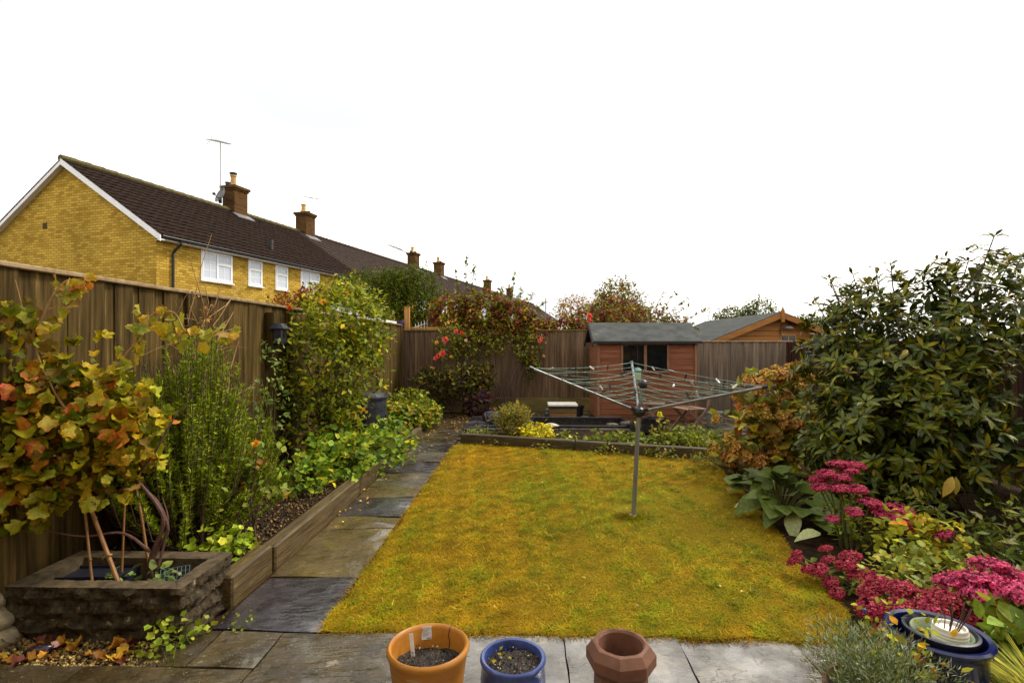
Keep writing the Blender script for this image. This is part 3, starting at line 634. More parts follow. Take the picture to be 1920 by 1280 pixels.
def chimney(h, r, s, wy=.62, ws=.78, top=1.15, pots=((0, 0, 1),), flash=True):
    y0, y1 = HD-.3, HD+.38; st = MB().box(s-ws/2, s+ws/2, y0, y1, RZ-.6, RZ+top-.2); c = st.build('chimney', M['brick_ch'], r); uvbox(c)
    for i, (e, z0, z1) in enumerate(((.04, top-.2, top-.12), (.09, top-.12, top))): k = MB().box(s-ws/2-e, s+ws/2+e, y0-e, y1+e, RZ+z0, RZ+z1-.002).build('corbel_course', M['brick_ch'], r); uvbox(k)
    for (ds, kind, hh) in pots:
        p = MB()
        if kind == 0: p.lathe([(.16, 0), (.15, .1), (.125, .12), (.115, .12+hh*.35), (.14, .14+hh*.35), (.14, .2+hh*.35), (.1, .2+hh*.35), (.09, .1)], 14, (s+ds, HD+.05, RZ+top)); p.build('chimney_pot', M['pot_y'], r)
        else: p.lathe([(.1, 0), (.1, .18*hh), (.13, .2*hh), (.13, .26*hh), (.02, .3*hh)], 12, (s+ds, HD+.05, RZ+top)); p.build('chimney_cowl', M['black'], r)
    if flash:
        f = MB().box(s-ws/2-.12, s+ws/2+.12, y0-.32, y0-.003, 0, .04); f.v = [(x, y, z+EZ+.05+y*(RZ-EZ)/HD) for x, y, z in f.v]; f.build('lead_flashing', M['lead'], r)
sq = [(0, .5, 0, 1, 2, 3), (.5, 1, 0, .62, 2, 1), (.5, 1, .62, 1, 2, 1)]; nar = [(0, 1, 0, .64, 2, 2), (0, 1, .64, 1, 2, 1)]
h1, r1 = house(0, 11.3, 'yellow brick end house nearest the garden with white bargeboards on its gable', M['tile'], True,
  [(1.64, 3.0, 3.76, 4.8, sq), (3.77, 4.5, 3.8, 4.8, nar), (5.23, 5.97, 3.8, 4.8, nar), (6.79, 8.1, 3.76, 4.8, sq), (9.9, 10.9, 3.76, 4.8, sq)], [(5.6, .75)], .6)
chimney(h1, r1, 7.2, pots=((-.1, 0, 1), (-.42, 1, .5)))
MB().lathe([(.13, 0), (.13, .05), (.17, .06), (.17, .11), (.02, .14)], 12, (7.1, HD+.05, RZ+1.15+.55)).build('chimney_cowl', M['black'], r1)
spans = [(11.3, 20.5), (20.5, 29.5), (29.5, 38.5), (38.5, 48.5), (48.5, 66)]
nm = ['second house of the yellow brick terrace with a brown tiled roof', 'third house along the terrace behind the dark conifers', 'fourth house along the terrace behind the tall rose shoots', 'fifth house along the terrace, mostly hidden by the red creeper', 'last and farthest house of the terrace, only its roof showing']
chs = [[12.2], [25.4], [30.4], [43.9], [53.0]]
for (a, b), lb, ch in zip(spans, nm, chs):
    hh, rr = house(a, b, lb, M['tile2'], None, [(a+1.2, a+2.4, 3.76, 4.8, sq), (a+4, a+4.8, 3.8, 4.8, nar), (b-2.4, b-1.2, 3.76, 4.8, sq)])
    for s in ch: chimney(hh, rr, s, pots=((-.15, 0, .8), (.25, 1, .7)))
def tw(s, y, z):
    ct, st = math.cos(TA), math.sin(TA); return Vector((TC[0]+s*ct-y*st, TC[1]+s*st+y*ct, z))
# aerials and dish are things of their own
def aerial(label, s, y, zb, h, size, ang, tilt=-.12, lean=(0, 0)):
    a = thing('tv_aerial', label, 'aerial', tw(s, y, zb), 0, 'aerials on the terrace chimneys')
    top = Vector((lean[0], lean[1], h)); MB().tube([(0, 0, 0), top], .022, 6).build('mast', M['pole'], a)
    d = Vector((math.cos(ang), math.sin(ang), tilt)); b0 = top-d*size*.5; b1 = top+d*size*.5
    MB().tube([b0, b1], .024, 5).build('boom', M['pole'], a); sd = Vector((-d.y, d.x, 0)).normalized(); n_ = 13
    for i in range(n_): p = b0.lerp(b1, i/(n_-1)); w_ = size*.24*(1.2-.5*i/(n_-1)); MB().tube([p-sd*w_-Vector((0, 0, w_*.3)), p+sd*w_+Vector((0, 0, w_*.3))], .013, 4).build('element', M['pole'], a)
    for q in (-1, 1): MB().tube([b0, b0+Vector((0, 0, q*size*.26))-d*.1+sd*.15*q], .009, 4).build('reflector', M['pole'], a)
    MB().box(-.05, .05, -.05, .05, .0, .25).build('bracket', M['black'], a)
aerial('tall aerial beside the nearest chimney of the end house', 6.3, HD+.0, RZ+.2, 2.75, 1.15, R(-20), -.32)
aerial('slender aerial on the second chimney', 12.85, HD+.1, RZ+.2, 2.0, .9, R(-10), -.2)
aerial('leaning aerial on the third chimney', 25.0, HD, RZ+1.0, 1.75, .9, R(20), -.2, (-.75, -.1))
aerial('low sideways aerial reaching left of the third chimney', 24.8, HD, RZ+1.0, .5, 1.4, R(160), .38, (-1.2, 0))
aerial('small aerial on the fourth chimney', 31.1, HD, RZ+.6, 1.6, .7, R(10), 0)
dish = thing('satellite_dish', 'round grey satellite dish on the nearest chimney', 'satellite dish', tw(6.6, HD-.1, RZ+.55), 0)
dm = MB().lathe([(.02, 0), (.16, .02), (.28, .06), (.36, .12), (.37, .115), (.28, .045), (.02, -.015)], 24); db = dm.build('dish', M['lead'], dish); db.rotation_euler = (R(70), 0, R(-35)); db.location = (-.15, -.15, 0)
MB().tube([(-.15, -.15, 0), (.15, .1, -.1)], .025, 6).build('arm', M['black'], dish)
MB().tube([(-.15, -.15, -.25), (-.3, -.5, -.02)], .015, 5).build('receiver_arm', M['black'], dish); MB().box(-.35, -.25, -.57, -.48, -.05, .05).build('receiver', M['black'], dish)
#==PART3==
# ================================================================ FENCES
def board_meshes(h, w, n=5, t=.022, mat=None):
    out = []
    for i in range(n):
        hh = h+random.uniform(-.006, .006); b = MB(); a = random.uniform(-.003, .003)
        vs = [(0, 0, 0), (w, 0, 0), (w, t*.45, 0), (0, t, 0), (a, 0, hh), (w+a, 0, hh), (w+a, t*.45, hh), (a, t, hh)]
        b.add(vs, [(0, 3, 2, 1), (4, 5, 6, 7), (0, 1, 5, 4), (1, 2, 6, 5), (2, 3, 7, 6), (3, 0, 4, 7)]); out.append(b.mesh('fence_board', mat))
    return out
def fence(label, a, b, z0, z1, mat, bw=.125, post_every=1.83, cap=True, gravel=0, post_side=1, postmat=None, wavy=0, capmat='rail', posts=True, post_top=.0):
    a = Vector((*a, 0)); b = Vector((*b, 0)); d = b-a; Ln = d.length; rz = math.atan2(d.y, d.x)
    f = thing('fence', label, 'fence', a, rz)
    ms = board_meshes(z1-z0-gravel-.006, bw*1.22, 6, mat=mat); n = int(Ln/bw)
    for i in range(n):
        x = i*bw; dz = wavy*math.sin(x*1.7+.6)
        obj('fence_board', random.choice(ms), f, (x, random.uniform(-.004, .004), z0+gravel+.01+dz*0), (random.uniform(-.008, .008), random.uniform(-.006, .006), random.uniform(-.03, .03)))
    k = max(1, int(round(Ln/post_every)))
    for i in range(k):
        x0, x1 = Ln*i/k, Ln*(i+1)/k
        if cap: MB().box(x0+.005, x1-.005, -.03, .05, z1-.004, z1+.026, bev=.006).build('cap_rail', M[capmat], f)
        if gravel: MB().box(x0+.004, x1-.004, -.012, .03, z0, z0+gravel, bev=.005).build('gravel_board', M['gravelboard'], f)
        for z in (z0+.35, z1-.25): MB().box(x0+.05, x1-.05, .03*post_side+.012 if post_side > 0 else -.055, .075 if post_side > 0 else -.012, z-.04, z+.04).build('rail', mat, f)
    if posts:
        for i in range(k+1): x = Ln*i/k; MB().box(x-.045, x+.045, -.04 if post_side < 0 else .026, .05 if post_side < 0 else .116, z0-.05, z1+post_top, bev=.008).build('post', postmat or mat, f)
    return f
# boards face the garden: local -Y side towards the viewer
fence('tall weathered brown board fence along the left side with pale capping rail', (-2.9, 12.0), (-2.9, .6), 0, 1.98, M['fence_l'], .125, post_side=-1)
fence('brown board fence across the far end, left of the red shed', (-2.95, 12.15), (1.5, 12.15), 0, 1.86, M['fence_b'], .118, gravel=.3, capmat='gravelboard')
fence('silvery board fence at the far end, right of the red shed', (3.3, 12.1), (6.1, 12.1), 0, 1.6, M['fence_g'], .10)
fence('dark red brown board fence behind the rhododendron', (4.8, .8), (6.0, 12.05), 0, 1.6, M['fence_r'], .125, cap=False, post_side=-1)

po = thing('timber_post', 'tall orange timber post standing up behind the far left corner', 'post', (-2.8, 12.32, 0)); MB().box(-.06, .06, -.05, .05, 0, 2.42, bev=.008).build('shaft', M['oak'], po); MB().box(-.07, .07, -.06, .06, 2.421, 2.44).build('cap', M['oak'], po)
bm = thing('timber_beam', 'short orange timber beam lying along the far fence top', 'beam', (-2.7, 12.24, 1.90)); MB().box(0, 1.1, -.03, .03, 0, .05, bev=.006).build('beam', M['oak'], bm); MB().box(.5, .56, -.04, .04, -.06, .0).build('bracket', M['oak'], bm)
rk = thing('wire_rack', 'white metal rack of upright rods above the far fence', 'rack', (-2.66, 12.45, 0))
MB().tube([(0, 0, 1.95), (.34, 0, 2.06)], .009, 5).build('rail', M['white'], rk)
for i in range(5): x = .03+i*.072; MB().tube([(x, 0, 1.6), (x, 0, 2.03+x*.33)], .009, 5).build('rod', M['white'], rk)
pp = thing('purple_pot', 'small purple plastic pot on the far fence beside the timber post', 'pot', (-2.93, 12.2, 1.9)); MB().lathe([(.05, 0), (.07, .14), (.08, .14), (.08, .17), (.06, .17), (.05, .03)], 16).build('pot', M['purple'], pp); MB().lathe([(.08, .17), (.09, .175), (.085, .19), (.08, .19)], 16).build('rim', M['purple'], pp)
# lamp-shaped box on the left fence
lp = thing('bird_box', 'dark grey box with sloping lid on the left fence', 'bird box', (-2.9, 5.75, 0))
MB().box(.12, .22, -.065, .065, 1.55, 1.72, bev=.01).build('box', M['bin'], lp)
rf = MB(); rf.add([(.08, -.085, 1.72), (.25, -.085, 1.72), (.25, .085, 1.72), (.08, .085, 1.72), (.12, -.05, 1.78), (.2, -.05, 1.78), (.2, .05, 1.78), (.12, .05, 1.78)], [(0, 3, 2, 1), (4, 5, 6, 7), (0, 1, 5, 4), (1, 2, 6, 5), (2, 3, 7, 6), (3, 0, 4, 7)]); rf.build('lid', M['bin'], lp)
MB().box(.024, .12, -.04, .04, 1.3, 1.9).build('back_plate', M['fence_l'], lp); MB().tube([(.221, 0, 1.64), (.225, 0, 1.64)], .025, 12).build('entrance_hole', M['black'], lp)
# neighbour's lean-to seen over the left fence
ln = thing('lean_to', 'low grey roof with white edge beyond the left fence', 'lean-to', (-3.9, 10.3, 0))
MB().box(.05, .85, .1, 1.5, 0, 2.0).build('wall', M['bin'], ln)
rm = MB().add([(0, 0, 2.36), (.92, 0, 2.06), (.92, 1.6, 2.06), (0, 1.6, 2.36), (0, 0, 2.31), (.92, 0, 2.01), (.92, 1.6, 2.01), (0, 1.6, 2.31)], [(0, 1, 2, 3), (4, 7, 6, 5), (0, 4, 5, 1), (1, 5, 6, 2), (2, 6, 7, 3), (3, 7, 4, 0)]); rm.build('roof', M['felt'], ln)
MB().bar((0, -.02, 2.31), (.92, -.02, 2.01), .03, .08).build('fascia', M['white'], ln); MB().bar((.94, .0, 2.03), (.94, 1.6, 2.03), .03, .07).build('side_fascia', M['white'], ln)

# ================================================================ SLEEPERS
def sleeper(label, a, b, w, h, z0=-.02, mat='sleeper'):
    a = Vector((*a, 0)); b = Vector((*b, 0)); d = b-a; t = thing('timber_sleeper', label, 'sleeper', (a.x, a.y, 0), math.atan2(d.y, d.x), 'timber sleepers edging the beds')
    L_ = d.length; m = MB().box(0, L_, -w/2, w/2, z0, h, bev=.012); m.build('beam', M[mat], t)
    return t
for i, (y0, y1, lb) in enumerate([(3.03, 3.52, 'short timber sleeper end next to the stone trough'), (3.53, 5.35, 'long pale timber sleeper between the path and the left bed'), (5.36, 7.2, 'timber sleeper half hidden under the geranium leaves'), (7.21, 8.6, 'far timber sleeper near the compost bin')]):
    sleeper(lb, (-1.76+(-.015 if i == 0 else 0), y0), (-1.76+(-.015 if i == 0 else 0), y1), .11, .175+(.012 if i == 0 else 0))
dv = Vector((2.42, 7.03))-Vector((-.99, 8.09))
p_ = [Vector((-.99, 8.09))+dv*t for t in (0, .5, 1)]
sleeper('dark timber sleeper edging the pond bed, left half', p_[0], p_[0]+dv*.497, .1, .17, mat='sleeper_dark'); sleeper('dark timber sleeper edging the pond bed, right half', p_[0]+dv*.503, p_[2], .1, .165, mat='sleeper_dark')

# ================================================================ SHED
sh = thing('garden_shed', 'red brown garden shed with grey felt roof at the far end', 'shed', (1.44, 10.5, 0))
SW, SD, SE, SR = 1.98, 1.3, 1.62, 1.98
MB().box(.03, SW-.03, .03, SD-.03, 0, SE-.02).add([(.03, .03, SE-.02), (.03, SD/2, SR-.04), (.03, SD-.03, SE-.02), (SW-.03, .03, SE-.02), (SW-.03, SD/2, SR-.04), (SW-.03, SD-.03, SE-.02)], [(0, 1, 2), (3, 5, 4)]).build('carcass', M['shed_end'], sh)
bh = .112; nb = 15; wx0, wx1, wz0, wz1 = .5, 1.4, 1.02, 1.53
def clad(x0, x1, z0, z1):
    m = MB().add([(x0, .026, z0), (x1, .026, z0), (x1, .012, z0), (x0, .012, z0), (x0, .026, z1-.004), (x1, .026, z1-.004), (x1, .019, z1-.004), (x0, .019, z1-.004)], [(0, 1, 2, 3), (4, 7, 6, 5), (3, 2, 6, 7), (0, 4, 5, 1), (0, 3, 7, 4), (1, 5, 6, 2)]); m.build('cladding_board', M['shed'], sh)
for i in range(nb):
    z0 = .03+i*bh; z1 = min(z0+bh, SE-.03)
    if z1-z0 < .03: continue
    if z1 <= wz0+.01 or z0 >= wz1-.01: clad(.03, SW-.03, z0, z1)
    else: clad(.03, wx0, z0, z1); clad(wx1, SW-.03, z0, z1)
for i in range(nb+2):                                              # left side boards
    z0 = .03+i*bh; z1 = z0+bh-.004; y0, y1 = .03, SD-.03
    if z0 > SE-.06: k = (z0-SE+.08)/(SR-SE)*SD/2; y0 += k; y1 -= k
    if y1-y0 > .1: MB().box(.010, .028, y0, y1, z0, z1).build('side_board', M['shed'], sh)
for x in (.0, SW-.05): MB().box(x, x+.05, -.012, .009, 0, SE-.03).build('corner_trim', M['shed_end'], sh)
w = obj('window', MB().box(wx0-.03, wx1+.03, -.005, .02, wz1, wz1+.04).box(wx0-.03, wx1+.03, -.02, .02, wz0-.045, wz0).box(wx0-.03, wx0+.012, -.006, .02, wz0, wz1).box(wx1-.012, wx1+.03, -.006, .02, wz0, wz1).box(.93, .985, -.006, .02, wz0, wz1).mesh('window', M['shed_end']), sh)
for (a, b) in ((wx0+.012, .93), (.985, wx1-.012)): obj('pane', MB().box(a, b, .012, .018, wz0, wz1).mesh('pane', M['dark_glass']), w)
for sg in (1, -1):                                                    # roof slopes
    def yy(y): return SD/2-sg*(SD/2-y)
    r = MB(); pts = [(-.1, SE-.035), (SD/2, SR), (SD/2, SR+.025), (-.1, SE-.01)]
    vs = [(-.09, yy(y), z) for y, z in pts]+[(SW+.07, yy(y), z) for y, z in pts]
    r.add(vs, [(0, 1, 2, 3), (7, 6, 5, 4), (0, 4, 5, 1), (1, 5, 6, 2), (2, 6, 7, 3), (3, 7, 4, 0)]); r.build('roof', M['felt'], sh)
    b = MB(); pts = [(-.1, SE-.13), (SD/2, SR-.09), (SD/2, SR-.002), (-.1, SE-.037)]
    vs = [(-.11, yy(y), z) for y, z in pts]+[(-.085, yy(y), z) for y, z in pts]; b.add(vs, [(0, 1, 2, 3), (7, 6, 5, 4), (0, 4, 5, 1), (1, 5, 6, 2), (2, 6, 7, 3), (3, 7, 4, 0)]); b.build('bargeboard', M['black'], sh)
MB().box(-.085, SW+.07, -.105, -.092, SE-.06, SE-.012).build('fascia', M['black'], sh)
# cabin beyond
cb = thing('timber_cabin', 'large orange timber cabin with grey felt roof beyond the fence', 'cabin', (6.67, 14.0, 0))
CW, CE, CR, CL = 1.9, 1.58, 2.36, 5.4
MB().add([(-CW+.15, .04, 0), (CW-.15, .04, 0), (CW-.15, CL, 0), (-CW+.15, CL, 0), (-CW+.15, .04, CE), (CW-.15, .04, CE), (CW-.15, CL, CE), (-CW+.15, CL, CE), (0, .04, CR-.06), (0, CL, CR-.06)], [(0, 1, 5, 8, 4), (3, 7, 9, 6, 2), (0, 4, 7, 3), (1, 2, 6, 5)]).build('wall', M['cabin'], cb)
for i in range(16):
    z = .02+i*.145; k = CW-.15 if z < CE-.02 else max(0, (CR-.14-z)/(CR-CE)*CW-.12)
    if k > .12: MB().box(-k, k, .0, .035, z, z+.138, bev=.006).build('cladding_board', M['cabin'], cb)
for sg in (1, -1):
    r = MB(); vs = [(0, y, CR+.0) for y in (-.25, CL+.15)]; pts = [(0, CR), (sg*(CW+.12), CE-.05), (sg*(CW+.12), CE-.01), (0, CR+.04)]
    vs = [(x, -.25, z) for x, z in pts]+[(x, CL+.15, z) for x, z in pts]; r.add(vs, [(0, 1, 2, 3), (7, 6, 5, 4), (0, 4, 5, 1), (1, 5, 6, 2), (2, 6, 7, 3), (3, 7, 4, 0)]); r.build('roof', M['felt'], cb)
    b = MB(); pts = [(0, CR-.13), (sg*(CW+.12), CE-.18), (sg*(CW+.12), CE-.03), (0, CR+.02)]
    vs = [(x, -.275, z) for x, z in pts]+[(x, -.252, z) for x, z in pts]; b.add(vs, [(0, 1, 2, 3), (7, 6, 5, 4), (0, 4, 5, 1), (1, 5, 6, 2), (2, 6, 7, 3), (3, 7, 4, 0)]); b.build('bargeboard', M['cabin'], cb)
MB().lathe([(.05, 0), (.06, .1), (.05, .3), (.03, .34), (.0, .42)], 4, (0, -.28, CR-.24), rot=R(45)).build('finial', M['cabin'], cb)
MB().box(.1, .45, -.01, -.001, 1.2, 1.78).build('window', M['dark_glass'], cb); MB().box(.07, .48, -.02, -.011, 1.78, 1.82).box(.26, .29, -.02, -.011, 1.2, 1.78).box(.07, .1, -.02, -.011, 1.2, 1.78).box(.45, .48, -.02, -.011, 1.2, 1.78).build('window_frame', M['oak'], cb)
fl = thing('wall_lamp', 'small white bulkhead lamp under the cabin gable', 'lamp', (6.9, 13.98, 1.98)); MB().lathe([(.07, 0), (.12, -.04), (.13, -.07), (.1, -.07)], 16, (0, -.08, .05)).build('shade', M['lead'], fl); MB().tube([(0, 0, .06), (0, -.08, .05)], .015, 6).build('bracket', M['black'], fl); MB().tube([(-.12, -.005, .12), (-.18, -.005, -.1), (-.1, -.005, -.3)], .008, 5).build('cable', M['black'], fl)

# ================================================================ POND
pd = thing('pond', 'rectangular garden pond with black liner and slab edging', 'pond', (0, 0, 0))
PX0, PX1, PY0, PY1 = -.72, 1.85, 8.86, 10.02
for (x0, x1, y0, y1) in ((PX0-.32, -.1, PY0-.2, PY0), (-.09, .55, PY0-.2, PY0), (.56, 1.2, PY0-.2, PY0), (1.21, PX1+.3, PY0-.2, PY0), (PX0-.32, PX0, PY0+.005, 9.4), (PX0-.32, PX0, 9.41, PY1), (PX1, PX1+.3, PY0+.005, 9.4), (PX1, PX1+.3, 9.41, PY1), (PX0-.32, -.3, PY1+.005, PY1+.13), (-.29, .4, PY1+.005, PY1+.13), (.41, 1.1, PY1+.005, PY1+.13), (1.11, PX1+.3, PY1+.005, PY1+.13)):
    MB().box(x0, x1, y0, y1, .0, .15+random.uniform(-.006, .006), bev=.01).build('edging_slab', M['yard'] if x0 > -.3 else M['slab_dark'], pd)
lm = MB()
for (x0, x1, y0, y1) in ((PX0+.001, PX1-.001, PY0+.001, PY0+.04), (PX0+.001, PX1-.001, PY1-.04, PY1-.001), (PX0+.001, PX0+.05, PY0+.041, PY1-.041), (PX1-.05, PX1-.001, PY0+.041, PY1-.041)): lm.box(x0, x1, y0, y1, -.01, .165, bev=.012)
lm.build('liner', M['liner'], pd)
MB().tube([(PX0-.02, PY0-.04, .165), (.2, PY0-.03, .172), (1.0, PY0-.05, .168), (PX1, PY0-.03, .17)], .022, 6).build('liner_fold', M['liner'], pd)
wt = MB(); nx = 40; ny = 20
for j in range(ny+1):
    for i in range(nx+1): x = PX0+.05+(PX1-PX0-.1)*i/nx; y = PY0+.04+(PY1-PY0-.08)*j/ny; d = math.hypot(x-1.35, y-9.35); wt.v.append((x, y, .075+.006*math.exp(-d*d*5)*math.sin(d*60)))
for j in range(ny):
    for i in range(nx): a = j*(nx+1)+i; wt.f.append((a, a+1, a+nx+2, a+nx+1)); wt.mi.append(0)
tag(wt.build('water', M['water'], None, True), 'dark pond water with a rippled patch', None, kind='structure')
def rock(name, label, loc, r, mat, sx=1, sy=1, sz=.6, seed=0, grp=None, sub=2):
    import bmesh
    bm = bmesh.new(); bmesh.ops.create_icosphere(bm, subdivisions=sub, radius=r); q = random.Random(seed); ph = [q.random()*6 for _ in range(6)]
    for v in bm.verts:
        k = 1+.18*math.sin(v.co.x/r*2.3+ph[0])+.15*math.sin(v.co.y/r*2.9+ph[1])+.12*math.sin(v.co.z/r*3.3+ph[2]); v.co = Vector((v.co.x*k*sx, v.co.y*k*sy, v.co.z*k*sz))
    me = bpy.data.meshes.new(name); bm.to_mesh(me); bm.free(); me.materials.append(M[mat]); o = obj(name, me, None, loc, (0, 0, q.random()*6)); return tag(o, label, 'stone', grp)
rock('rock', 'flat pale stone on the pond edge beside the yellow plant', (.42, 8.8, .19), .1, 'palestone', 1.4, .8, .35, 3)
rock('rock', 'brown stone beside the pond waterfall', (1.5, 8.98, .17), .10, 'yardstone', 1.3, .9, .4, 5)
rock('rock', 'grey stone propped at the right end of the pond', (1.76, 9.1, .17), .1, 'yardstone', 1.4, .7, .45, 8)
wf = thing('waterfall_tray', 'black plastic waterfall tray stepping down into the pond', 'waterfall', (1.95, 8.45, .15), R(-25))
MB().lathe([(.0, .02), (.2, .02), (.24, .05), (.26, .12), (.28, .12), (.27, .0), (.0, -.02)], 20, sq=.62).build('lower_tray', M['liner'], wf)
MB().lathe([(.0, .14), (.16, .14), (.19, .17), (.2, .21), (.23, .21), (.2, .1), (.0, .1)], 18, (.12, .12, 0), sq=.7).build('upper_tray', M['liner'], wf); MB().box(-.4, .1, .22, .3, .02, .07, bev=.01).build('spout', M['liner'], wf)
MB().bar((-.35, .5, .05), (.0, .1, .16), .1, .03).build('chute', M['liner'], wf)
pf = thing('pond_filter', 'round black filter at the left end of the pond', 'filter', (-.62, 9.55, .15)); MB().lathe([(.15, 0), (.17, .05), (.17, .1), (.13, .16), (.05, .18), (.0, .18)], 18).build('housing', M['black'], pf); MB().tube([(.1, -.1, .05), (.05, -.3, .08), (-.06, -.46, .05)], .02, 6).build('hose', M['liner'], pf)
MB().tube([(-.08, -.16, .02), (-.1, -.24, .16)], .008, 5).build('handle', M['pink'], pf)
# box with the cream lid
bx = thing('storage_box', 'small wooden plank box with cream lid behind the pond', 'box', (.47, 10.22, 0))
for i in range(3): MB().box(0, .53, 0, .025, .01+i*.098, .01+i*.098+.094, bev=.004).build('plank', M['boxwood'], bx); MB().box(0, .53, .335, .36, .01+i*.098, .01+i*.098+.094, bev=.004).build('plank', M['boxwood'], bx)
for x in (0.001, .509): MB().box(x, x+.02, .026, .334, .01, .3).build('side', M['boxwood'], bx)
MB().box(-.025, .555, -.03, .385, .335, .385, bev=.012).build('lid', M['lid'], bx); MB().box(-.01, .54, -.015, .37, .305, .334).build('lid_rim', M['black'], bx)
bt = thing('spray_can', 'small dark grey canister leaning on the plank box', 'canister', (.42, 10.2, 0)); MB().lathe([(.045, 0), (.045, .2), (.03, .23), (.02, .24), (.02, .27), (.0, .27)], 14).build('body', M['bin'], bt); MB().lathe([(.022, .27), (.022, .3), (0, .3)], 10).build('cap', M['galv'], bt)
for (lb, p, r, h, m) in (('dark plant pot behind the plank box near the shed', (1.12, 11.2, 0), .13, .24, 'black'), ('small grey pot beside the shed wall', (1.2, 10.55, 0), .07, .1, 'galv'), ('dark pot under the climbing rose stems', (-.42, 11.75, 0), .2, .16, 'black')):
    t = thing('plant_pot', lb, 'pot', p); MB().lathe([(r*.75, 0), (r, h*.85), (r*1.08, h*.86), (r*1.08, h), (r*.92, h), (r*.85, h*.6)], 18).build('pot', M[m], t); MB().lathe([(0, h*.8), (r*.88, h*.78)], 18).build('soil', M['compost'], t)
# compost bin
cbn = thing('compost_bin', 'black plastic compost bin beside the leafy rose bush', 'compost bin', (-2.56, 8.4, .08))
MB().lathe([(.36, 0), (.35, .06), (.335, .07), (.30, .56), (.31, .57), (.31, .60), (.28, .61)], 12, rot=R(15)).build('body', M['bin'], cbn)
for k in range(12):
    a = R(15)+2*math.pi*(k+.5)/12; ca, sa = math.cos(a), math.sin(a); q = MB()
    for z in (.12, .26, .40): rr = .352-.075*z/.6; q.bar((rr*ca*.97-sa*.055, rr*sa*.97+ca*.055, z+.03), (rr*ca*.97+sa*.055, rr*sa*.97-ca*.055, z+.03), .02, .09)
    q.build('panel_rib', M['bin'], cbn)
MB().lathe([(.30, .611), (.31, .63), (.29, .67), (.2, .69), (.0, .7)], 24).build('lid', M['bin'], cbn); MB().lathe([(.295, .60), (.325, .605), (.325, .625), (.3, .63)], 24).build('lid_rim', M['bin'], cbn); MB().box(.31, .345, -.1, .1, .05, .2, bev=.01).build('hatch', M['bin'], cbn)
# folding chairs
def folding_chair(label, loc, rz):
    c = thing('folding_chair', label, 'chair', loc, rz, 'wooden folding chairs by the shed')
    for i in range(6):
        y = -.19+i*.076; k = .2 if i in (0, 5) else .22; MB().box(-k, k, y, y+.062, .42, .44, bev=.005).build('seat_slat', M['chair'], c)
    for s in (-1, 1):
        y = s*.215; MB().bar((.26, y, .0), (-.2, y, .44), .025, .045).build('leg', M['chair'], c)
        MB().bar((-.26, y*1.14, 0), (.16, y*1.14, .43), .025, .045).build('leg', M['chair'], c); MB().bar((.16, y*1.14, .43), (.3, y*1.14, .86), .025, .04).build('back_post', M['chair'], c)
    for (z, x) in ((.62, .225), (.72, .257), (.82, .29)): MB().bar((x, -.235, z), (x, .235, z), .018, .05).build('back_slat', M['chair'], c)
    MB().bar((.22, -.2, .05), (.22, .2, .05), .025, .025).build('stretcher', M['chair'], c); MB().bar((-.2, -.23, .06), (-.2, .23, .06), .025, .025).build('stretcher', M['chair'], c)
    return c
folding_chair('wooden folding chair nearest the hydrangea, its back to the right', (2.88, 9.2, 0), R(18)); folding_chair('darker wooden folding chair behind, close to the shed wall', (2.42, 10.0, 0), R(160))
bk = thing('metal_bucket', 'grey metal bucket standing by the silvery fence', 'bucket', (3.55, 9.9, 0)); MB().lathe([(.12, 0), (.16, .26), (.175, .265), (.175, .285), (.15, .285), (.11, .02)], 20).build('body', M['galv'], bk); MB().tube([(-.16, 0, .26), (-.1, .03, .12), (.1, .03, .12), (.16, 0, .26)], .005, 5).build('handle', M['galv'], bk)
#==PART4==
# the garden's own house, unseen behind the viewpoint, added to shade the near foreground
hw = thing('unseen_home_house', 'unseen rear brick house wall behind the viewpoint, added to shade the foreground', 'house', (0, -3.2, 0))
uvbox(MB().box(-8, 8, -6, 0, 0, 4.9).build('wall', M['brick'], hw)); MB().box(-8.3, 8.3, -6.3, .3, 4.9, 5.1).build('roof', M['tile'], hw)
# ================================================================ ROTARY DRYER
dr = thing('rotary_dryer', 'three-armed metal rotary clothes dryer standing in the lawn', 'clothes dryer', (.96, 4.7, 0))
HB = Vector((.05, -.02, .95)); TP = Vector((.085, -.03, 1.19)); tips = [Vector((-.91, -.37, 1.35)), Vector((.19, .98, 1.35)), Vector((.92, -.55, 1.215))]
smooth_by_angle(MB().tube([(0, 0, -.1), HB], [.02, .019], 14).build('pole', M['pole'], dr))
smooth_by_angle(MB().tube([HB, TP], .016, 12).build('mast', M['pole'], dr))
MB().lathe([(.0, -.045), (.032, -.045), (.05, -.03), (.058, .0), (.05, .025), (.03, .04), (0, .04)], 14, HB).build('hub', M['black'], dr)
MB().lathe([(.0, -.035), (.03, -.03), (.04, .0), (.036, .03), (.02, .045), (0, .047)], 14, TP).build('top_cap', M['black'], dr)
MB().lathe([(.032, -.03), (.032, .005), (.022, .01)], 14, (0, 0, .02)).build('ground_socket', M['pole'], dr)
for t in tips:
    d = (t-HB).normalized(); a = smooth_by_angle(MB().tube([HB+d*.03, t], .0115, 10).build('arm', M['steel'], dr))
    MB().tube([t-d*.02, t+d*.02], .016, 10).build('end_cap', M['black'], a)
    MB().bar(HB+d*.03+Vector((0, 0, .0)), HB+d*.09, .035, .03).build('arm_clamp', M['black'], a)
def linept(i, fr, u, sag=.02):
    a = HB.lerp(tips[i], fr); b = HB.lerp(tips[(i+1) % 3], fr); p = a.lerp(b, u); p.z -= sag*4*u*(1-u)*fr; return p
for fr in (.24, .34, .44, .54, .64, .74, .86, .97):
    for i in range(3):
        sg = random.uniform(.005, .05); MB().tube([linept(i, fr, k/6, sg)+Vector((0, 0, .014)) for k in range(7)], .0024, 4).build('line', M['line'], dr)
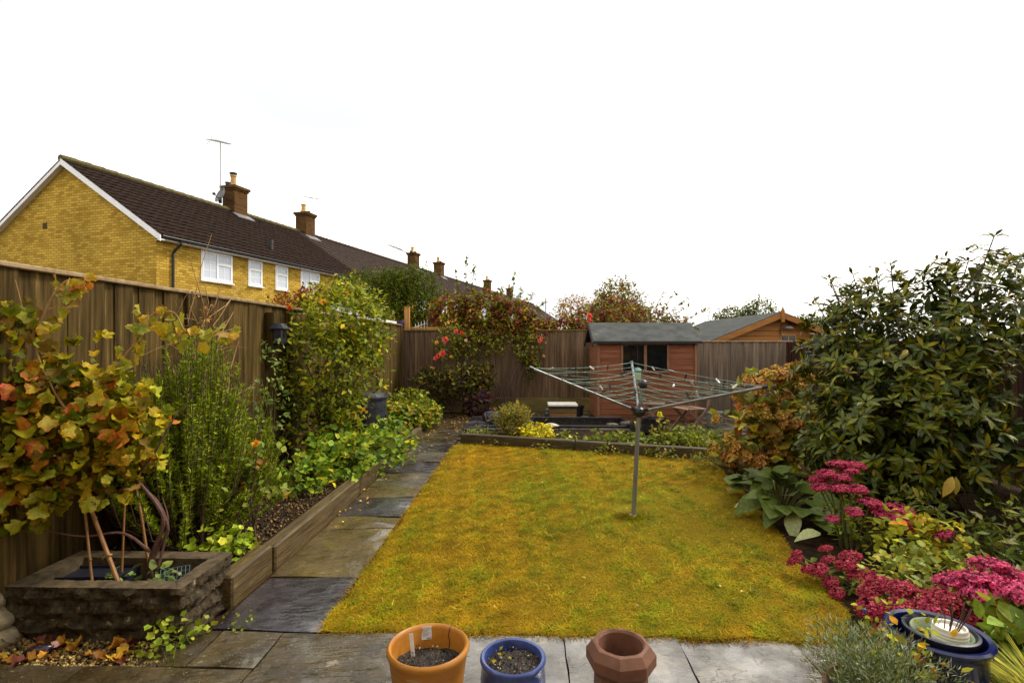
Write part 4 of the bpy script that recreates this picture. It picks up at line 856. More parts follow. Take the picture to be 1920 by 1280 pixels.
def peg(colmat):
    m = MB()
    for s in (-1, 1): m.add([(s*.002, -.006, .0), (s*.009, -.006, -.0), (s*.007, -.006, -.075), (s*.002, -.006, -.075), (s*.002, .006, .0), (s*.009, .006, 0), (s*.007, .006, -.075), (s*.002, .006, -.075)], [(0, 1, 2, 3), (7, 6, 5, 4), (0, 4, 5, 1), (1, 5, 6, 2), (2, 6, 7, 3), (3, 7, 4, 0)])
    m.tube([(-.011, 0, -.03), (.011, 0, -.03)], .006, 6); return m.mesh('clothes_peg', M[colmat])
pgm = {'pegwood': peg('pegwood'), 'pegdark': peg('pegdark'), 'white': peg('white')}
random.seed(21)
PG = [(2, .97, .1), (2, .97, .22), (2, .97, .3), (0, .97, .15), (0, .97, .3), (0, .97, .36), (0, .97, .5), (0, .97, .7), (0, .86, .9), (1, .97, .2), (1, .97, .35), (1, .97, .5), (1, .97, .72), (1, .97, .78), (1, .86, .3), (1, .86, .6), (0, .74, .8), (2, .64, .2), (2, .86, .35), (2, .74, .7), (2, .54, .8), (1, .64, .8), (2, .97, .75), (2, .64, .55), (0, .54, .3), (2, .86, .88)]
for k, (i, fr, u) in enumerate(PG):
    p = linept(i, fr, u)+Vector((.96, 4.7, .02)); mt = 'pegdark' if k % 3 else ('pegwood' if k % 2 else 'white')
    a = (tips[(i+1) % 3]-tips[i]); o = obj('clothes_peg', pgm[mt], None, p, (random.choice([0, .3, -.5, 1.2, 0]), random.choice([0, 0, .4, -.9]), math.atan2(a.y, a.x)), .85 if mt == 'pegdark' else .7)
    col = {'pegdark': 'dark plastic', 'pegwood': 'pale wooden', 'white': 'white plastic'}[mt]
    side = ('left back', 'right back', 'front')[i]; where = ('left arm', 'back arm', 'right arm')[i if u < .5 else (i+1) % 3]; near = ('outermost' if fr > .9 else 'second' if fr > .8 else 'middle' if fr > .6 else 'inner')
    spot = 'hard by' if min(u, 1-u) < .13 else 'close to' if min(u, 1-u) < .21 else 'near' if min(u, 1-u) < .27 else 'towards' if min(u, 1-u) < .34 else 'off'
    tag(o, f'{col} peg on the {near} {side} dryer line, {spot} the {where}', 'clothes peg', 'pegs on the dryer lines')
bf = thing('bird_feeder', 'cream bird feeder with green cap hanging at the shed front', 'bird feeder', (2.18, 10.2, 0))
MB().lathe([(.05, .84), (.065, .86), (.065, 1.0), (.05, 1.02)], 16).build('jar', M['sage'], bf); MB().lathe([(.075, 1.02), (.08, 1.05), (.04, 1.09), (0, 1.1)], 16).build('cap', M['line'], bf); MB().tube([(0, 0, 1.1), (0, 0, 1.5), (0, .28, 1.52)], .005, 5).build('hanger', M['black'], bf); MB().lathe([(.08, .82), (.085, .84), (.05, .845)], 16).build('tray', M['black'], bf)
yb = thing('yellow_ornament', 'tiny yellow bell ornament hanging on the far fence', 'ornament', (.42, 12.05, 1.24)); MB().lathe([(.035, 0), (.045, .01), (.03, .05), (.02, .07), (0, .075)], 12).build('bell', M['oak'], yb); MB().tube([(0, 0, .07), (0, .04, .16)], .004, 4).build('cord', M['black'], yb)

# ================================================================ POTS ON THE PATIO
def pot_soil(par, r, z, bits=True):
    m = MB(); n = 22; m.v = [(0, 0, z+.012)]; rings = 6
    for k in range(1, rings+1):
        for j in range(n): a = 6.283*j/n; q = r*k/rings; m.v.append((q*math.cos(a), q*math.sin(a), z+.012*math.sin(q*60+a*2)*.6+random.uniform(-.005, .006)))
    for j in range(n): m.f.append((0, 1+j, 1+(j+1) % n))
    for k in range(rings-1):
        for j in range(n): a = 1+k*n+j; b = 1+k*n+(j+1) % n; m.f.append((a, a+n, b+n, b))
    m.mi = [0]*len(m.f); o = m.build('soil', M['compost'], par, True)
    N = 160; t = rng.random(N)*6.28; q = r*.95*np.sqrt(rng.random(N)); P = np.stack([q*np.cos(t), q*np.sin(t), np.full(N, z+.01)], 1)
    leafmesh('grit', o, M['crumb'], cloud(tmpl_diamond(.45, 0, .5), P, rand_dir(N), rand_dir(N), .007+.006*rng.random(N), pick([(.14, .11, .08), (.07, .045, .025), (.02, .014, .01), (.26, .23, .19)], N, [1, 2, 3, .6])))
    return o
t = thing('terracotta_pot', 'wide orange terracotta pot with cracked rim and plant label', 'pot', (-.382, 2.05, .018))
smooth_by_angle(MB().lathe([(.105, 0), (.112, .0), (.152, .315), (.157, .325), (.162, .338), (.160, .348), (.152, .354), (.144, .350), (.140, .338), (.134, .28), (.112, .2)], 64).build('pot', M['terracotta'], t), 50)
pot_soil(t, .132, .27)
ck = MB(); ca = R(62)
ck.tube([(math.cos(ca)*.1405, math.sin(ca)*.1405, .345), (math.cos(ca+.03)*.137, math.sin(ca+.03)*.137, .32), (math.cos(ca-.04)*.134, math.sin(ca-.04)*.134, .295), (math.cos(ca-.02)*.131, math.sin(ca-.02)*.131, .27)], .0016, 4); ck.tube([(math.cos(ca)*.139, math.sin(ca)*.139, .346), (math.cos(ca)*.152, math.sin(ca)*.152, .3545), (math.cos(ca)*.161, math.sin(ca)*.161, .347)], .0016, 4); ck.build('crack', M['black'], t)
lb = obj('sticker', MB().box(-.021, .021, -.0006, .0006, -.026, .026).mesh('sticker', M['label']), t, (-.032, .1335, .322), (R(-8), 0, R(13)))
for i in range(6): w_ = .016-.003*(i % 3); obj('print_line', MB().box(-.016, -.016+w_*1.9, -.0016, -.0008, .016-i*.0055, .0175-i*.0055).mesh('print_line', M['print']), lb)
for i in range(4): obj('print_mark', MB().box(.0+i*.0048, .0034+i*.0048, -.0016, -.0008, -.023, -.018).mesh('print_mark', M['print']), lb)
MB().bar((-.07, .055, .25), (-.085, .072, .352), .016, .0015, up=(0, 1, .2)).build('plant_label', M['label'], t)
t = thing('blue_glazed_pot', 'blue glazed pot of bare compost between the terracotta pots', 'pot', (-.05, 2.12, .018))
smooth_by_angle(MB().lathe([(.1, 0), (.122, .05), (.132, .12), (.132, .18), (.127, .225), (.129, .245), (.134, .258), (.133, .266), (.127, .271), (.117, .268), (.113, .258), (.113, .2)], 56).build('pot', M['blue'], t), 50); pot_soil(t, .113, .232)
leafmesh('seedling', t, M['leaf'], cloud(tmpl_diamond(.4, .1, .1), np.array([[-.05, .03, .245]]*8)+rng.normal(0, .018, (8, 3))*np.array([1, 1, .3]), rand_dir(8), np.tile([0, 0, 1.], (8, 1)), .02+.008*rng.random(8), pick([(.2, .16, .02)], 8)))
t = thing('chimney_pot', 'old octagonal terracotta chimney pot used as a planter', 'pot', (.376, 2.07, .018), R(11))
o8 = MB().lathe([(.125, 0), (.125, .06), (.108, .075), (.104, .25), (.128, .275), (.136, .285), (.136, .325), (.112, .356), (.1, .36)], 8, rot=R(22.5)); o8.f.pop(); o8.mi.pop()
oo = len(o8.v)                                                  # octagonal head with a round mouth
for (r_, z_) in ((.092, .358), (.086, .35), (.08, .25), (.075, .1)):
    for j in range(32): a = R(22.5)+6.283*j/32; o8.v.append((r_*math.cos(a), r_*math.sin(a), z_))
top8 = oo-8
for k in range(8):
    n4 = [oo+(k*4+j) % 32 for j in range(5)]; o8.f.append((top8+k, top8+(k+1) % 8, *n4[::-1])); o8.mi.append(0)
for k in range(3):
    for j in range(32): a = oo+k*32+j; b = oo+k*32+(j+1) % 32; o8.f.append((a, b, b+32, a+32)); o8.mi.append(0)
o8.build('pot', M['terracotta_old'], t); MB().lathe([(0, .15), (.077, .15)], 24).build('soil', M['compost'], t)
t = thing('navy_pot_stack', 'large navy glazed pot with smaller pots nested inside', 'pot', (1.66, 2.15, .018))
smooth_by_angle(MB().lathe([(.12, 0), (.15, .1), (.16, .25), (.158, .32), (.166, .35), (.178, .362), (.18, .372), (.172, .38), (.155, .376), (.148, .36), (.146, .2)], 64).build('outer_pot', M['navy'], t), 50)
smooth_by_angle(MB().lathe([(.1, .1), (.118, .36), (.128, .375), (.126, .385), (.116, .387), (.108, .375), (.1, .2)], 48, (.012, 0, 0)).build('black_pot', M['blackglaze'], t), 50)
smooth_by_angle(MB().lathe([(.08, .12), (.1, .36), (.104, .376), (.1, .382), (.094, .376), (.085, .2)], 48, (.016, 0, 0)).build('sage_pot', M['sage'], t), 50)
smooth_by_angle(MB().lathe([(.045, .2), (.054, .36), (.058, .402), (.056, .41), (.05, .408), (.045, .3)], 40, (.034, -.02, 0)).build('cream_pot', M['cream'], t), 50)
rb = MB()
for i in range(6): rb.lathe([(.0545+i*.0007, .32+i*.013), (.0568+i*.0007, .326+i*.013), (.0548+i*.0007, .332+i*.013)], 36, (.034, -.02, 0))
rb.build('cream_ribs', M['cream'], t); MB().lathe([(0, .385), (.05, .38)], 24, (.034, -.02, 0)).build('compost', M['compost'], t); MB().lathe([(0, .22), (.145, .22)], 32).build('dark_water', M['liner'], t)
MB().lathe([(.03, .3), (.036, .35), (.033, .352), (.028, .3)], 20, (-.045, .03, 0)).build('small_clay_pot', M['terracotta_old'], t)
dd = MB()
for k in range(9): a = random.random()*6.28; dd.tube([(.034+.02*math.cos(a), -.02+.02*math.sin(a), .38), (.034+.035*math.cos(a)+.02, -.02+.03*math.sin(a), .44), (.034+.06*math.cos(a)+.02, -.02+.05*math.sin(a), .5)], .0018, 4)
dd.build('dry_twigs', M['bark'], t)

# ================================================================ STONE TROUGH AND WHAT STANDS ROUND IT
t = thing('stone_trough', 'long dark stone trough planter with rough split faces', 'planter', (0, 0, 0))
X0, X1, Y0, Y1, ZT = -2.72, -1.78, 2.66, 3.14, .285
def stone_shell():
    """split stone faces wrapping the front and the right side, with a flat rim on top"""
    m = MB(); r_ = random.Random(4); nz = 12; c = .015; path = []
    nf = 62; path += [(X0+(X1-c-X0)*i/nf, Y0, 0, -1) for i in range(nf+1)]
    path += [(X1-c+c*math.sin(a), Y0+c-c*math.cos(a), math.sin(a), -math.cos(a)) for a in (R(30), R(60))]
    ns = 32; path += [(X1, Y0+c+(Y1-Y0-2*c)*i/ns, 1, 0) for i in range(ns+1)]
    path += [(X1-c, Y1, 0, 1)]+[(X1-.1, Y1, 0, 1), (X0, Y1, 0, 1), (X0, Y0+.05, -1, 0)]
    n = len(path); ph = [r_.random()*6 for _ in range(6)]; L_ = 0; prev = None; us = []
    for p in path:
        if prev: L_ += math.dist(p[:2], prev[:2])
        us.append(L_); prev = p
    for k in range(nz+1):
        z = -.02+(ZT+.02)*k/nz
        for (x, y, nx, ny), u in zip(path, us):
            ledge = math.sin(z*75+ph[0]+1.6*math.sin(u*5+ph[1])+.8*math.sin(u*13+ph[4]))
            d = .010*ledge+.007*math.sin(u*23+ph[2]+z*35)+.005*math.sin(u*51+ph[3]-z*80)+r_.gauss(0, .0042)
            if k == nz: d = r_.gauss(0, .002)
            if ny > .5 or nx < -.5: d = 0
            m.v.append((x+nx*d, y+ny*d, z+(r_.gauss(0, .003) if k not in (0, nz) else 0)))
    for k in range(nz):
        for i in range(n): a = k*n+i; b = k*n+(i+1) % n; m.f.append((a, b, b+n, a+n)); m.mi.append(0)
    w = .095; o = len(m.v); it = [(min(max(x, X0+w), X1-w), min(max(y, Y0+w), Y1-w)) for x, y, _, _ in path]
    m.v += [(x, y, ZT-.004+r_.gauss(0, .0015)) for x, y in it]; m.v += [(x, y, .1) for x, y in it]
    for i in range(n): j = (i+1) % n; a = nz*n+i; b = nz*n+j; m.f.append((a, b, o+j, o+i)); m.mi.append(1); m.f.append((o+i, o+j, o+n+j, o+n+i)); m.mi.append(1)
    return m.build('stone_shell', [M['trough'], M['trough_top']], t)
smooth_by_angle(stone_shell(), 32)
MB().box(X0+.1, X1-.1, Y0+.1, Y1-.1, 0, .16).build('soil', M['compost'], t)
og = thing('scalloped_stone', 'pale cast stone ornament with scalloped edge at the left frame edge', 'ornament', (-2.83, 2.62, 0), R(8))
sp = MB(); pr_ = []
for k in range(37):
    z = .34*k/36; pr_.append((.19-.16*(z/.34)**1.3+.035*abs(math.sin(z/.34*math.pi*3.5+.4)), z))
sp.lathe(pr_+[(.0, .345)], 28, (0, 0, 0), sq=.55); smooth_by_angle(sp.build('body', M['ornament'], og), 60); MB().box(-.22, .22, -.13, .13, -.02, .0, bev=.01).build('base', M['ornament'], og)
sx = thing('mussel_shell', 'dark oval mussel shell with pinkish tip lying on the gravel', 'shell', (-2.42, 2.54, .02), R(35))
sm_ = MB().lathe([(0, .035), (.03, .033), (.06, .02), (.066, .0), (.05, -.012), (0, -.015)], 20, sq=.5); smooth_by_angle(sm_.build('shell', M['shell'], sx), 60)
MB().lathe([(0, .022), (.014, .018), (.02, .0), (0, -.006)], 12, (.06, 0, .012)).build('tip', M['pink'], sx)
ty = thing('seed_tray', 'dark blue plastic tray inside the stone trough', 'tray', (-2.46, 2.95, .16), R(4)); m_ = MB(); m_.box(-.17, .17, -.08, .08, .06, .07)
for (a, b, c_, d_) in ((-.17, .17, -.085, -.075), (-.17, .17, .075, .085), (-.18, -.17, -.085, .085), (.17, .18, -.085, .085)): m_.box(a, b, c_, d_, .0, .085)
m_.build('tray', M['tray'], ty); MB().box(-.185, .185, -.09, -.0855, .08, .09).build('rim', M['tray'], ty)
wm = thing('wire_mesh', 'small square of green wire mesh propped in the trough', 'wire mesh', (-1.96, 2.87, .2), R(30)); q = MB()
for i in range(8): q.tube([(-.07+i*.02, 0, 0), (-.07+i*.02, .08, .075)], .0016, 4)
q.build('long_wires', M['meshwire'], wm); q = MB()
for i in range(5): q.tube([(-.07, i*.02, i*.0188), (.07, i*.02, i*.0188)], .0016, 4)
q.build('cross_wires', M['meshwire'], wm)
for (lb, a, b, r_) in (('thick bamboo cane leaning left out of the stone trough', (-2.17, 2.78, .2), (-2.72, 2.98, 1.05), .011), ('thin bamboo cane behind the thick one in the trough', (-2.36, 2.8, .2), (-2.62, 3.0, .9), .007), ('slim bamboo cane at the back of the trough', (-2.2, 3.02, .2), (-2.38, 3.1, .85), .008), ('upright thin cane among the vine leaves', (-2.34, 2.97, .2), (-2.33, 3.02, 1.3), .006)):
    c_ = thing('bamboo_cane', lb, 'cane', a); d_ = Vector(b)-Vector(a); MB().tube([(0, 0, -.04), d_*.5, d_], [r_, r_*.95, r_*.85], 8).build('cane', M['cane'], c_); q = MB()
    for k in range(1, 5): e = d_*(k*.22); q.tube([e-d_.normalized()*.004, e+d_.normalized()*.004], r_*1.2, 8)
    q.build('nodes', M['cane'], c_)
#==PART5==
# ================================================================ PLANTS
A = np.array
def plant(name, label, cat, loc=(0, 0, 0), group=None): return thing(name, label, cat, loc, 0, group)
def flowerhead(name, mat, n, r, flat, fl, pal, seed, under=-.15, tm=None):
    """domed cluster of small florets, base at the origin"""
    global rng; keep = rng; rng = np.random.default_rng(seed)
    d = rand_dir(n*3); d = d[d[:, 2] > under][:n]; m = len(d); bump = 1+.16*np.sin(d[:, 0]*7+seed)*np.cos(d[:, 1]*8+seed*2)
    P = d*A([r, r, r*flat])*(bump*(.85+.2*rng.random(m)))[:, None]; N = norm(d*A([1, 1, 1/flat])*.7+rand_dir(m)*.35)
    parts = []
    for k in range(3):
        t = norm(np.cross(N, rand_dir(m))); parts.append(cloud(tm or tmpl_diamond(.5, -.1, .1), P, t+N*.35, N, fl*(.7+.6*rng.random(m)), pick(pal, m, jit=.22)))
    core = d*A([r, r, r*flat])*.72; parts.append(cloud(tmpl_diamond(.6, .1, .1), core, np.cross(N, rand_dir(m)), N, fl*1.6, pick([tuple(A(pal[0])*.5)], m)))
    V, F, c = merge(parts); rng = keep; return rawmesh(name, V, F, mat, c)
def rosebloom(name, mat, pal, seed):
    global rng; keep = rng; rng = np.random.default_rng(seed); parts = []
    for k, (n, tl, s) in enumerate(((5, .25, 1.0), (6, .55, .85), (6, .9, .65), (5, 1.4, .5))):
        a = np.arange(n)*6.283/n+k*.5; D = np.stack([np.cos(a), np.sin(a), np.full(n, tl)], 1); U = np.stack([-np.cos(a)*tl, -np.sin(a)*tl, np.ones(n)], 1)
        parts.append(cloud(tmpl_leaf(.48, -.25, .35, 3, .8), np.zeros((n, 3))+D*.06, D, U, s, pick(pal, n, jit=.15)))
    V, F, c = merge(parts); rng = keep; return rawmesh(name, V, F, mat, c, True)

random.seed(33)
# ---- grape vine: each large leaf is a piece of its own
def vinemat(name, centre, edge):
    m = leafmat(name, .5, .3, [centre[0], centre[1]], .35, 9); t = m.node_tree; l = t.links.new
    rp = [n for n in t.nodes if n.type == 'VALTORGB'][0]; oi = [n for n in t.nodes if n.type == 'OBJECT_INFO'][0]; mx = [n for n in t.nodes if n.type == 'MIX'][0]; tcn = [n for n in t.nodes if n.type == 'TEX_COORD'][0]
    r2 = t.nodes.new('ShaderNodeValToRGB'); l(oi.outputs['Random'], r2.inputs[0]); r2.color_ramp.elements[0].color = (*edge[0], 1); r2.color_ramp.elements[1].color = (*edge[1], 1)
    d = t.nodes.new('ShaderNodeVectorMath'); d.operation = 'DISTANCE'; d.inputs[1].default_value = (0, .4, 0); l(tcn.outputs['Object'], d.inputs[0])
    n2 = t.nodes.new('ShaderNodeTexNoise'); n2.inputs['Scale'].default_value = 7; l(tcn.outputs['Object'], n2.inputs['Vector'])
    ad = t.nodes.new('ShaderNodeMath'); ad.operation = 'MULTIPLY_ADD'; l(n2.outputs['Fac'], ad.inputs[0]); ad.inputs[1].default_value = .5; l(d.outputs['Value'], ad.inputs[2])
    mr = t.nodes.new('ShaderNodeMapRange'); mr.inputs['From Min'].default_value = .42; mr.inputs['From Max'].default_value = .72; l(ad.outputs[0], mr.inputs['Value'])
    m2 = t.nodes.new('ShaderNodeMix'); m2.data_type = 'RGBA'; l(mr.outputs[0], m2.inputs[0]); l(rp.outputs[0], m2.inputs[6]); l(r2.outputs[0], m2.inputs[7]); l(m2.outputs[2], mx.inputs[6])
    return m
VM = [vinemat('vine_green', ((.22, .26, .014), (.36, .36, .022)), ((.34, .33, .02), (.48, .38, .025))), vinemat('vine_yellow', ((.48, .42, .025), (.58, .43, .03)), ((.58, .35, .015), (.6, .26, .015))),
      vinemat('vine_orange', ((.64, .36, .03), (.62, .28, .025)), ((.66, .2, .025), (.58, .12, .025))), vinemat('vine_red', ((.6, .22, .035), (.62, .3, .035)), ((.62, .09, .025), (.48, .06, .025))), vinemat('vine_brown', ((.32, .22, .03), (.36, .25, .04)), ((.32, .15, .03), (.24, .1, .03)))]
vt = [tmpl_lobed(5, .24, c_, s_, 6) for s_, c_ in ((1, .3), (2, .8), (3, -.5), (4, 1.2))]
VL = [[tmesh('leaf', T, m) for T in vt] for m in VM]
v = plant('grape_vine', 'autumn vine with orange, yellow and green leaves growing from the trough', 'vine')
trunk = [(-2.16, 2.98, .15), (-2.17, 2.97, .3), (-2.1, 2.98, .5), (-2.13, 2.97, .62), (-2.24, 2.95, .78), (-2.36, 2.93, .98), (-2.4, 2.92, 1.2)]
c_ = curve(trunk); MB().tube(c_, list(np.linspace(.015, .006, len(c_))*(1+.12*np.sin(np.arange(len(c_))*1.9))), 8).build('trunk', M['vinebark'], v)
arms = [[(-2.17, 2.97, .35), (-2.3, 2.93, .47), (-2.5, 2.9, .46), (-2.7, 2.87, .5), (-2.85, 2.84, .52)], [(-2.24, 2.95, .78), (-2.1, 2.92, .95), (-2.0, 2.95, 1.15), (-1.95, 2.98, 1.2)], [(-2.36, 2.93, .98), (-2.6, 2.88, 1.2), (-2.72, 2.82, 1.55), (-2.78, 2.78, 1.9)],
  [(-2.4, 2.92, 1.2), (-2.35, 2.98, 1.45), (-2.3, 3.02, 1.55), (-2.22, 3.05, 1.72), (-2.12, 3.1, 1.74), (-2.05, 3.12, 1.62), (-1.93, 3.2, 1.62), (-1.83, 3.3, 1.66)], [(-2.72, 2.82, 1.6), (-2.6, 2.86, 1.88), (-2.48, 2.9, 1.92)], [(-2.14, 2.97, .2), (-2.08, 2.99, .5), (-2.12, 3.0, .66)], [(-2.85, 2.83, .5), (-2.6, 2.86, .8), (-2.45, 2.88, 1.1)]]
c_ = curve([(-2.2, 2.98, .15), (-2.15, 2.99, .34), (-2.08, 2.99, .47), (-2.13, 2.98, .63), (-2.22, 2.95, .74)]); MB().tube(c_, list(np.linspace(.012, .006, len(c_))), 7).build('trunk', M['vinebark'], v)
for i, a in enumerate(arms): a = curve(a); MB().tube(a, list(np.linspace(.009, .002, len(a))), 6).build('branch', M['vinebark' if i in (0, 1, 5, 6) else 'drystem'], v)
vl = [(-2.58, 2.88, 1.2, .32, .16, .33), (-2.36, 2.9, 1.12, .24, .17, .33), (-2.72, 2.82, 1.05, .2, .16, .42), (-2.24, 2.93, 1.04, .15, .14, .25), (-2.48, 2.86, .84, .34, .13, .2), (-2.76, 2.78, 1.5, .12, .12, .3), (-2.72, 2.76, .85, .12, .1, .22)]
P, N = shell(vl, 205, .25, 1.12); extra = []
for a, k in ((arms[3], 52), (arms[4], 22), (arms[2], 18)):
    for _ in range(k):
        i = random.randrange(1, len(a)); p = Vector(a[i-1]).lerp(Vector(a[i]), random.random()); extra.append(tuple(p+Vector((random.gauss(0, .035), random.gauss(0, .035), random.gauss(-.02, .035)))))
P = np.concatenate([P, A(extra)])
for i, p in enumerate(P):
    ex = i >= 205; out_ = A([random.gauss(0, .55), -1.0+random.gauss(0, .4), random.gauss(.35, .4)])        # leaves turn their face to the open garden
    dn = A([random.gauss(0, .6), random.gauss(-.15, .35), -1+random.gauss(.25, .5)])
    z, x = p[2], p[0]; w = [1.7, 2.1, 1.2, .3, .15]
    if ex: w = [2.4, 1.0, .15, .1, .5]
    elif x < -2.6 and z > 1.2: w = [.9, .8, 1.4, 1.1, .3]
    elif z < .85: w = [1.2, 1.8, .7, .15, .5]
    mi = random.choices(range(5), w)[0]; s = random.uniform(.05, .108)*(.9 if ex else 1)
    m = basis(p, dn, out_, s); obj('leaf', random.choice(VL[mi]), v, matrix=m)
leafmesh('inner_foliage', v, M['leaf'], bush_leaves([(l[0], l[1]+.05, l[2]-.02, l[3], l[4], l[5]) for l in vl]+[(-2.74, 2.8, .8, .14, .12, .25)], 260, 3, vt[1], .075, [(.10, .12, .012), (.2, .19, .015), (.28, .21, .015), (.3, .12, .02), (.12, .08, .02)], [3.5, 3.5, 2, .7, 1], rmin=.2, zmin=.55))

# ---- rosemary
r_ = plant('rosemary_bush', 'tall feathery green rosemary bush against the left fence', 'bush')
spr, mb = [], MB()
for i in range(520):
    a = random.random()*6.283; b = Vector((-2.42+random.gauss(0, .1), 3.75+random.gauss(0, .12), .15)); q = random.random()**.6
    tx = b.x+.55*q*math.cos(a); ty = b.y+.5*q*math.sin(a); zt = 1.40-.62*q*q+random.gauss(0, .12)+(.3 if -2.55 < tx < -2.2 and random.random() < .3 else 0)
    if tx > -2.15: zt -= .15
    tx = max(tx, -2.84); e = Vector((tx, ty, max(.4, zt))); m1 = b.lerp(e, .5)+Vector((math.cos(a)*.1*q, math.sin(a)*.1*q, -.1*q))
    mb.tube([b, m1, e], [.006, .004, .002], 4)
    n = 260; t = .22+.7*rng.random(n)**.8; Pn = A([(b*(1-u)**2+m1*(2*u*(1-u))+e*u*u)[:] for u in t]); ax = norm(A((e-m1)[:]))
    spr.append((Pn, np.tile(ax, (n, 1)), t))
P = np.concatenate([s[0] for s in spr]); ax = np.concatenate([s[1] for s in spr]); n = len(P); D = norm(ax*.9+rand_dir(n)*.95)
mb.build('stems', M['bark'], r_); leafmesh('foliage', r_, M['matt'], cloud(tmpl_needle(.12), P, D, rand_dir(n)+ax, .028+.016*rng.random(n), pick([(.13, .195, .02), (.2, .27, .028), (.29, .34, .046), (.09, .135, .014)], n, jit=.25)))

# ---- dead climber on the left fence
dc = plant('dead_climber', 'tangle of dry brown stems clinging to the left fence', 'dead plant')
mb = MB(); random.seed(5)
for i in range(90):
    b = Vector((-2.8+random.gauss(0, .03), 4.45+random.gauss(0, .18), random.uniform(.3, 1.75))); pts = [b]; d = Vector((random.gauss(.12, .12), random.gauss(0, .5), random.gauss(.5, .5)))
    for k in range(4): d = d+Vector((random.gauss(0, .18), random.gauss(0, .35), random.gauss(-.12, .3))); pts.append(pts[-1]+d*random.uniform(.05, .13)); pts[-1].x = max(-2.86, pts[-1].x)
    r0 = random.choice([.002, .003, .005]); mb.tube(pts, [r0, r0, r0*.8, r0*.6, r0*.4], 4)
for i in range(9): z = random.uniform(.2, .6); y = 4.45+random.gauss(0, .12); mb.tube([(-2.78, y, z), (-2.76, y+random.gauss(0, .1), z+.5), (-2.77, y+random.gauss(0, .15), z+1.0), (-2.74, y+random.gauss(0, .25), z+1.3)], [.011, .009, .007, .003], 6)
for dy, dz in ((-.35, .5), (.5, .42), (.1, .35), (-.15, .3)): mb.tube([(-2.78, 4.45, 1.75), (-2.7, 4.45+dy*.4, 1.9), (-2.68, 4.45+dy, 1.75+dz)], [.006, .004, .002], 5)
mb.build('stems', M['drystem'], dc); leafmesh('withered_leaves', dc, M['leaf'], bush_leaves([(-2.8, 4.45, 1.45, .06, .25, .45)], 70, 3, tmpl_diamond(.35, .2, .3), .04, [(.2, .1, .04), (.3, .18, .06), (.16, .15, .03)], zmin=.3))

# ---- generic bush
def bush(name, label, cat, base, lobes, nshoot, per, T, size, pal, w=None, mat='leaf', st=14, stm='bark', r0=.012, group=None, **k):
    b = plant(name, label, cat, group=group)
    if st: stems('stems', b, M[stm], base, lobes, st, r0)
    leafmesh('foliage', b, M[mat], bush_leaves(lobes, nshoot, per, T, size, pal, w, **k)); return b
ROSE = [tmesh('b', tmpl_diamond(), M['leaf'])]
corals = [rosebloom('rose_flower', M['petal'], [(.72, .13, .09), (.7, .2, .13), (.62, .08, .07)], s) for s in (1, 2)]
apric = rosebloom('rose_flower', M['petal'], [(.75, .3, .05), (.8, .4, .08)], 3); pale = rosebloom('rose_flower', M['petal'], [(.8, .55, .4), (.75, .4, .3)], 4); redr = rosebloom('rose_flower', M['petal'], [(.6, .05, .03), (.55, .1, .04)], 5)
def bloom(par, mesh, p, s, d=(0, -1, .35)): return obj('rose_flower', mesh, par, matrix=basis(p, Vector(d).orthogonal(), d, s))
# small rose with one apricot bloom
sr = plant('rose_bush', 'small leggy rose with one apricot flower in the left bed', 'rose'); mb = MB()
tops = [(-1.93, 3.72, .80), (-2.12, 3.7, .62), (-2.0, 3.8, .66), (-1.86, 3.75, .58), (-2.05, 3.62, .55)]
for (x, y, z) in tops: bx_ = -2.02+random.gauss(0, .06); mb.tube([(bx_, 3.7, .13), (bx_*.5+x*.5+random.gauss(0, .02), 3.7, z*.55), (x, y, z)], [.009, .007, .003], 6)
mb.tube([(-2.2, 3.5, .13), (-2.19, 3.5, .45)], .012, 6); mb.build('stems', M['bark'], sr)
leafmesh('foliage', sr, M['leaf'], bush_leaves([(x, y, z-.06, .1, .1, .1) for x, y, z in tops], 46, 3, tmpl_leaf(.3, .15, .15, 3), .055, [(.10, .14, .05), (.14, .18, .07), (.16, .17, .04), (.2, .08, .03)], [3, 3, 2, .4], zmin=.3)); bloom(sr, apric, (-1.93, 3.70, .83), .036, (0, -.7, .7))
# geraniums
GT = tmpl_lobed(5, .3, .35, 9, 2); GP = [(.08, .15, .025), (.14, .22, .035), (.2, .26, .04), (.05, .10, .02), (.42, .34, .03)]
bush('geranium', 'small clump of bright green leaves beside the sleeper end', 'plant', (-2.0, 3.36, .13), [(-2.0, 3.38, .2, .16, .13, .09), (-1.88, 3.32, .2, .1, .1, .07)], 75, 3, GT, .052, [(.2, .28, .03), (.14, .22, .03), (.26, .3, .05)], st=8, stm='greenstem', r0=.004, zmin=.12, upbias=.8)
bush('geranium', 'long mound of lobed geranium leaves spilling over the sleeper', 'plant', (-2.0, 5.8, .13), [(-2.15, 5.0, .25, .26, .34, .2), (-1.95, 5.55, .27, .3, .42, .24), (-1.85, 6.2, .27, .32, .4, .27), (-1.78, 6.85, .25, .3, .4, .28), (-2.2, 5.9, .28, .3, .5, .27)], 760, 3, GT, .072, GP, [2, 4, 3, 1.5, .5], st=20, stm='greenstem', r0=.005, zmin=.06, upbias=.8)
bush('rose_bush', 'large leafy yellow green rose bush in front of the left fence', 'rose', (-2.4, 6.3, .14), [(-2.35, 6.3, 1.3, .58, .5, .7), (-2.25, 6.4, 1.85, .5, .42, .42), (-2.45, 6.25, .72, .42, .4, .42), (-2.02, 6.45, 1.62, .3, .3, .3)], 1150, 5, tmpl_leaf(.32, .2, .2, 2), .068, [(.085, .12, .012), (.16, .195, .018), (.26, .27, .025), (.42, .38, .05), (.05, .075, .01), (.5, .24, .02)], [3, 4, 3, 1.2, 2, .12], st=30, r0=.014, spread=.16)
rb_ = bpy.data.objects.get('rose_bush.001')
